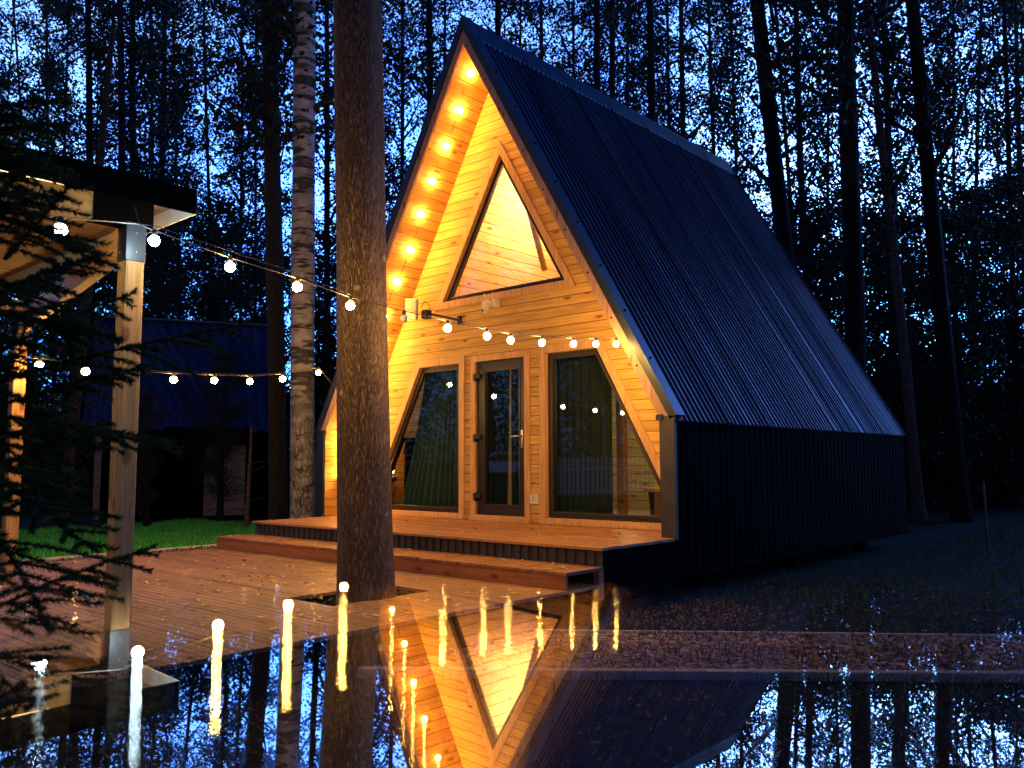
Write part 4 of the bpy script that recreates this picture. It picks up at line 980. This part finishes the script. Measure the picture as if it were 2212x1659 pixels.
SB = [(-.12,.29,5.85),(-.36,.31,5.42),(-.61,.31,4.99),(-.86,.29,4.56),(-1.10,.3,4.14),(-1.35,.34,3.69),(-1.59,.31,3.27),(-1.85,.3,2.82),(-2.07,.41,2.43),(-2.33,.36,1.97),(-2.58,.35,1.52),(-2.70,.33,1.05),(-2.72,.34,.62)]
nin = Vector((SL, 0, -1)).normalized()
def sof(p): return Vector((p[0], p[1], p[2]))-nin*.062
mb = MB(); cp = [sof(p)+nin*.01 for p in SB[:11]]+[Vector((-2.79, .33, 1.05)), Vector((-2.79, .34, .62))]
cp2 = []
for i in range(len(cp)-1): cp2 += [cp[i], cp[i].lerp(cp[i+1], .5)+Vector((.0, rt_.uniform(-.035, .035), 0))+nin*.012]
mb.tube(cp2+[cp[-1]], .006, 5, False); mb.build('cable', M['black'], sb_)
for i, p in enumerate(SB):
    if i < 11: bulb(sb_, sof(p)+nin*.004, M['bulbs'], 1.0, nin)
    else: bulb(sb_, Vector((-2.79, p[1], p[2])), M['bulbs'], 1.0, (1, 0, 0))
sd = root('festoon_lights', 'string of bulbs at the left running behind the posts to the birch', 'string lights', (0, 0, 0), 'festoon light strings')
B0 = at(20, 776, 7.3); B1 = Vector((-2.5, -.03, 1.78))
hb = [plane_hit(x, y, B0, B1) for x, y in [(85,787),(185,800),(285,812),(375,818),(463,820),(540,822),(610,817),(688,803)]]
pts = [B0]+[h+up for h in hb]+[B1]
mb = MB(); mb.tube(pts, .0035, 5, False); mb.tube([p+Vector((0, 0, .015)) for p in pts], .002, 4, False); mb.build('cable', M['black'], sd)
for h in hb: bulb(sd, h+up, M['bulbback'], 1.2)

# ------------------------------------------------------------------ second cabin in the wood
def cabin2():
    t = root('cabin', 'dim second A-frame cabin with a blue metal roof behind the left posts', 'cabin')
    ap = at(212, 686, 20.0); end = at(578, 707, 21.4)
    rv = (end-ap); rv.z = 0; L = rv.length; rv.normalize(); pv_ = Vector((rv.y, -rv.x, 0))    # towards the viewer
    if pv_.dot(VX) > 0: pv_ = -pv_
    Hh = (ap.z+end.z)/2; g0 = -.45; W2 = 2.55; he = 1.55
    R = Matrix(((rv.x, pv_.x, 0, ap.x), (rv.y, pv_.y, 0, ap.y), (0, 0, 1, 0), (0, 0, 0, 1)))   # x along ridge, y to the viewer
    def T(mb): mb.v = [tuple(R @ Vector(v)) for v in mb.v]; return mb
    for s in (1, -1):
        mb = MB(); x = 0; k = 0
        while x < L:
            x2 = min(x+.12, L); o = .045 if k % 2 else 0
            mb.add([(x, 0, Hh+o), (x2, 0, Hh+o), (x2, s*(W2+.06), he-.1+o), (x, s*(W2+.06), he-.1+o)], [(0, 1, 2, 3)])
            if k: mb.add([(x, 0, Hh), (x, 0, Hh+.02), (x, s*(W2+.06), he-.08), (x, s*(W2+.06), he-.1)], [(0, 1, 2, 3)])
            x = x2; k += 1
        mb.add([(0, 0, Hh-.02), (L, 0, Hh-.02), (L, s*W2, he-.10), (0, s*W2, he-.10)], [(0, 1, 2, 3)])
        T(mb).build('roof', M['roof'], t)
    mb = MB(); mb.bar((-.05, 0, Hh+.03), (L+.05, 0, Hh+.03), .22, .05); T(mb).build('ridge_cap', M['flash'], t)
    mb = MB(); mb.add([(.25, -W2+.1, g0), (.25, W2-.1, g0), (.25, W2-.1, he-.1), (.25, 0, Hh-.25), (.25, -W2+.1, he-.1), (.38, -W2+.1, g0), (.38, W2-.1, g0), (.38, W2-.1, he-.1), (.38, 0, Hh-.25), (.38, -W2+.1, he-.1)],
                      [(0,1,2,3,4), (9,8,7,6,5), (0,5,6,1), (1,6,7,2), (4,9,5,0)]); T(mb).build('gable_wall', M['greyboard'], t)
    mb = MB(); mb.box((L-.15, -W2+.1, g0), (L-.02, W2-.1, he)); mb.box((.38, W2-.15, g0), (L-.02, W2-.05, he-.05)); T(mb).build('side_wall', M['blackmetal'], t)
    for y0, y1 in ((-1.9, -.7), (.7, 1.9)):
        mb = MB(); mb.box((.19, y0, g0+.5), (.25, y1, g0+2.3)); w_o = T(mb).build('window', M['frame'], t)
        mb = MB(); mb.box((.175, y0+.08, g0+.58), (.19, y1-.08, g0+2.22)); T(mb).build('pane', M['carglass'], w_o)
    mb = MB(); mb.box((.15, -.45, g0+.3), (.25, .45, g0+2.35)); T(mb).build('door', M['blackmetal'], t)
    # side porch bay
    mb = MB(); mb.box((1.75, W2-.05, g0), (2.35, W2+.95, 1.25)); T(mb).build('bay_wall', M['blackmetal'], t)
    mb = MB(); mb.box((2.35, W2-.05, g0+.15), (3.15, W2+.9, 1.15)); T(mb).build('bay_wall', M['greyboard'], t)
    mb = MB(); mb.add([(1.6, W2-.3, 1.62), (3.3, W2-.3, 1.62), (3.3, W2+1.1, 1.22), (1.6, W2+1.1, 1.22), (1.6, W2-.3, 1.56), (3.3, W2-.3, 1.56), (3.3, W2+1.1, 1.16), (1.6, W2+1.1, 1.16)], [(0,3,2,1),(4,5,6,7),(0,1,5,4),(1,2,6,5),(2,3,7,6),(3,0,4,7)]); T(mb).build('bay_roof', M['blackmetal'], t)
cabin2()
# fence stake at far right
mb = MB(); b1 = at(2135, 1165, 12.); b1.z = GZ; mb.tube([b1, b1+Vector((-.02, -.02, 1.05))], .018, 8); tag(mb.build('stake', M['sleeve']), 'thin bluish metal stake in the dark at the far right', 'stake')

# ------------------------------------------------------------------ things mirrored in the panes: picket fence and parked car
def refl(px, py, D):
    d = ray(px, py); tt = (GY+.075-CAM.y)/d.y; P = CAM+d*tt; r_ = Vector((d.x, -d.y, d.z)); return P+r_*(D-tt)
fa, fb = refl(1150, 1000, 30), refl(1420, 1000, 30); fd = (fb-fa); fd.z = 0; FL = fd.length; fd.normalize()
pf = root('picket_fence', 'pale picket fence mirrored in the slanted right window', 'fence')
mb = MB(); n = int(FL/.16)
for i in range(n):
    p = fa+fd*(i*.16+.03); mb.bar((p.x, p.y, GZ+.03), (p.x, p.y, GZ+1.55+.02*math.sin(i*1.7)), .11, .02, tuple(fd.cross(Vector((0, 0, 1)))))
mb.build('pickets', M['picket'], pf)
mb = MB(); back = Vector((0, 0, 1)).cross(fd)*.03
for zz in (.35, 1.15): mb.bar((fa.x+back.x, fa.y+back.y, GZ+zz), (fb.x+back.x, fb.y+back.y, GZ+zz), .03, .08)
mb.build('rails', M['picket'], pf)
cg = refl(1075, 1043, 46); cg.z = float(hgt(np.array(cg.x), np.array(cg.y)))
car = root('parked_car', 'silver hatchback parked far off, mirrored in the glass door', 'car')
cd_ = (refl(1040, 1020, 46)-refl(1110, 1020, 46)); cd_.z = 0; cd_.normalize(); cs_ = Vector((-cd_.y, cd_.x, 0))
def CT(mb): mb.v = [tuple(cg+cd_*v[0]+cs_*v[1]+Vector((0, 0, v[2]))) for v in mb.v]; return mb
body = [(-2.05, .35), (-2.1, .62), (-2.05, .88), (-1.9, .98), (.85, .98), (1.9, .82), (2.1, .62), (2.1, .35)]
mb = MB(); mb.prism(body, -.85, .85); CT(mb).build('body', M['carpaint'], car, bevel=.05)
mb = MB(); mb.prism([(-1.95, .97), (-1.6, 1.45), (.1, 1.50), (.95, .97)], -.72, .72); CT(mb).build('cabin_shell', M['carpaint'], car, bevel=.05)
mb = MB(); mb.prism([(-1.72, 1.02), (-1.48, 1.37), (.05, 1.41), (.72, 1.02)], -.735, .735); CT(mb).build('side_glass', M['carglass'], car)
mb = MB(); mb.add([(.12, -.64, 1.48), (.12, .64, 1.48), (.96, .66, 1.0), (.96, -.66, 1.0)], [(0, 1, 2, 3)]); mb.v = [(x+.03, y, z_+.02) for x, y, z_ in mb.v]; CT(mb).build('windscreen', M['carglass'], car)
for wx in (-1.3, 1.3):
    for wy in (-.84, .84):
        mb = MB(); mb.tube([(wx, wy-.09, .32), (wx, wy+.09, .32)], .32, 20); wh = CT(mb).build('wheel', M['black'], car)
        mb = MB(); mb.tube([(wx, wy-.1, .32), (wx, wy+.1, .32)], .19, 10); CT(mb).build('rim', M['alloy'], wh)
for wy in (-.6, .6):
    mb = MB(); mb.box((2.0, wy-.16, .6), (2.13, wy+.16, .74)); CT(mb).build('headlight', M['white'], car)

# ------------------------------------------------------------------ made-up mirror sheet on legs, added close under the camera (mirrors the scene across the foot of the photo)
def added_mirror():
    tl = root('added_mirror', 'added mirror sheet just under the lens reflecting the gable across the foot of the photo', 'mirror')
    ang = math.radians(-4.05); rollc = math.radians(.55)
    f = (FW*math.cos(ang)+UP*math.sin(ang)).normalized(); rr_ = (RT*math.cos(rollc)+(-f.cross(RT)).normalized()*0+UP*-math.sin(rollc)*1).normalized()
    n_ = rr_.cross(f).normalized(); rr_ = f.cross(n_).normalized()
    m = bpy.data.materials.new('mirror_glass'); m.use_nodes = True; t = m.node_tree; t.nodes.clear()
    tr = N(t, 'BsdfTransparent'); tr.inputs[0].default_value = (.95, .97, 1, 1)
    g1 = N(t, 'BsdfGlossy'); g1.inputs['Roughness'].default_value = 0; g1.inputs['Color'].default_value = (1, 1, 1, 1)
    # normals jittered on purpose to stretch bulb reflections into streaks
    tc = N(t, 'TexCoord'); wn = N(t, 'TexWhiteNoise', noise_dimensions='3D'); vm = N(t, 'VectorMath', operation='SCALE'); vm.inputs['Scale'].default_value = 9137.
    t.links.new(tc.outputs['Object'], vm.inputs[0]); t.links.new(vm.outputs[0], wn.inputs['Vector'])
    sb0 = N(t, 'VectorMath', operation='SUBTRACT'); t.links.new(tc.outputs['Object'], sb0.inputs[0]); sb0.inputs[1].default_value = tuple(CAM)      # streak jitter points radially out from the camera
    rd = N(t, 'VectorMath', operation='NORMALIZE'); t.links.new(sb0.outputs[0], rd.inputs[0])
    ge = N(t, 'NewGeometry'); k_ = mathn(t, 'MULTIPLY', mathn(t, 'POWER', wn.outputs['Value'], 1.7), .056)
    sv = N(t, 'VectorMath', operation='SCALE'); t.links.new(rd.outputs[0], sv.inputs[0]); t.links.new(k_, sv.inputs['Scale'])
    ad = N(t, 'VectorMath', operation='ADD'); t.links.new(ge.outputs['Normal'], ad.inputs[0]); t.links.new(sv.outputs[0], ad.inputs[1])
    nm = N(t, 'VectorMath', operation='NORMALIZE'); t.links.new(ad.outputs[0], nm.inputs[0])
    g2 = N(t, 'BsdfGlossy'); g2.inputs['Roughness'].default_value = 0; g2.inputs['Color'].default_value = (.9, .95, 1, 1); t.links.new(nm.outputs[0], g2.inputs['Normal'])
    mg = N(t, 'MixShader'); mg.inputs[0].default_value = .15; t.links.new(g1.outputs[0], mg.inputs[1]); t.links.new(g2.outputs[0], mg.inputs[2])
    mx = N(t, 'MixShader'); mx.inputs[0].default_value = .64; t.links.new(tr.outputs[0], mx.inputs[1]); t.links.new(mg.outputs[0], mx.inputs[2])
    o = N(t, 'OutputMaterial'); t.links.new(mx.outputs[0], o.inputs[0])
    clear = bpy.data.materials.new('clear_edge'); clear.use_nodes = True; t = clear.node_tree; t.nodes.clear()
    tr = N(t, 'BsdfTransparent'); tr.inputs[0].default_value = (.97, 1, .99, 1); o = N(t, 'OutputMaterial'); t.links.new(tr.outputs[0], o.inputs[0])
    c0 = CAM - n_*.012
    F_, B_, S_ = .058, -.75, .85
    cs = [c0+f*F_-rr_*S_, c0+f*F_+rr_*S_, c0+f*B_+rr_*S_, c0+f*B_-rr_*S_]
    mb = MB(); mb.add(cs+[c-n_*.008 for c in cs], [(0, 1, 2, 3), (7, 6, 5, 4), (0, 4, 5, 1), (1, 5, 6, 2), (2, 6, 7, 3), (3, 7, 4, 0)])
    o = mb.build('mirror_sheet', m, tl); o.data.materials.append(clear)
    for i, p in enumerate(o.data.polygons): p.material_index = 0 if abs(p.normal.dot(n_)) > .9 and (p.center-c0).dot(n_) > -.004 else 1
    if o.data.polygons[0].normal.dot(n_) < 0: o.data.flip_normals()
    for i in range(4):
        c = cs[i]; ins = (c0+f*(F_+B_)/2-c).normalized()*.10; p = c+ins-n_*.009
        if i < 2: p -= f*.10
        mb = MB(); mb.tube([p, (p.x, p.y, GZ)], .014, 10); mb.build('leg', M['steel'], tl)  # invented legs so the added mirror sheet stands like furniture
added_mirror()
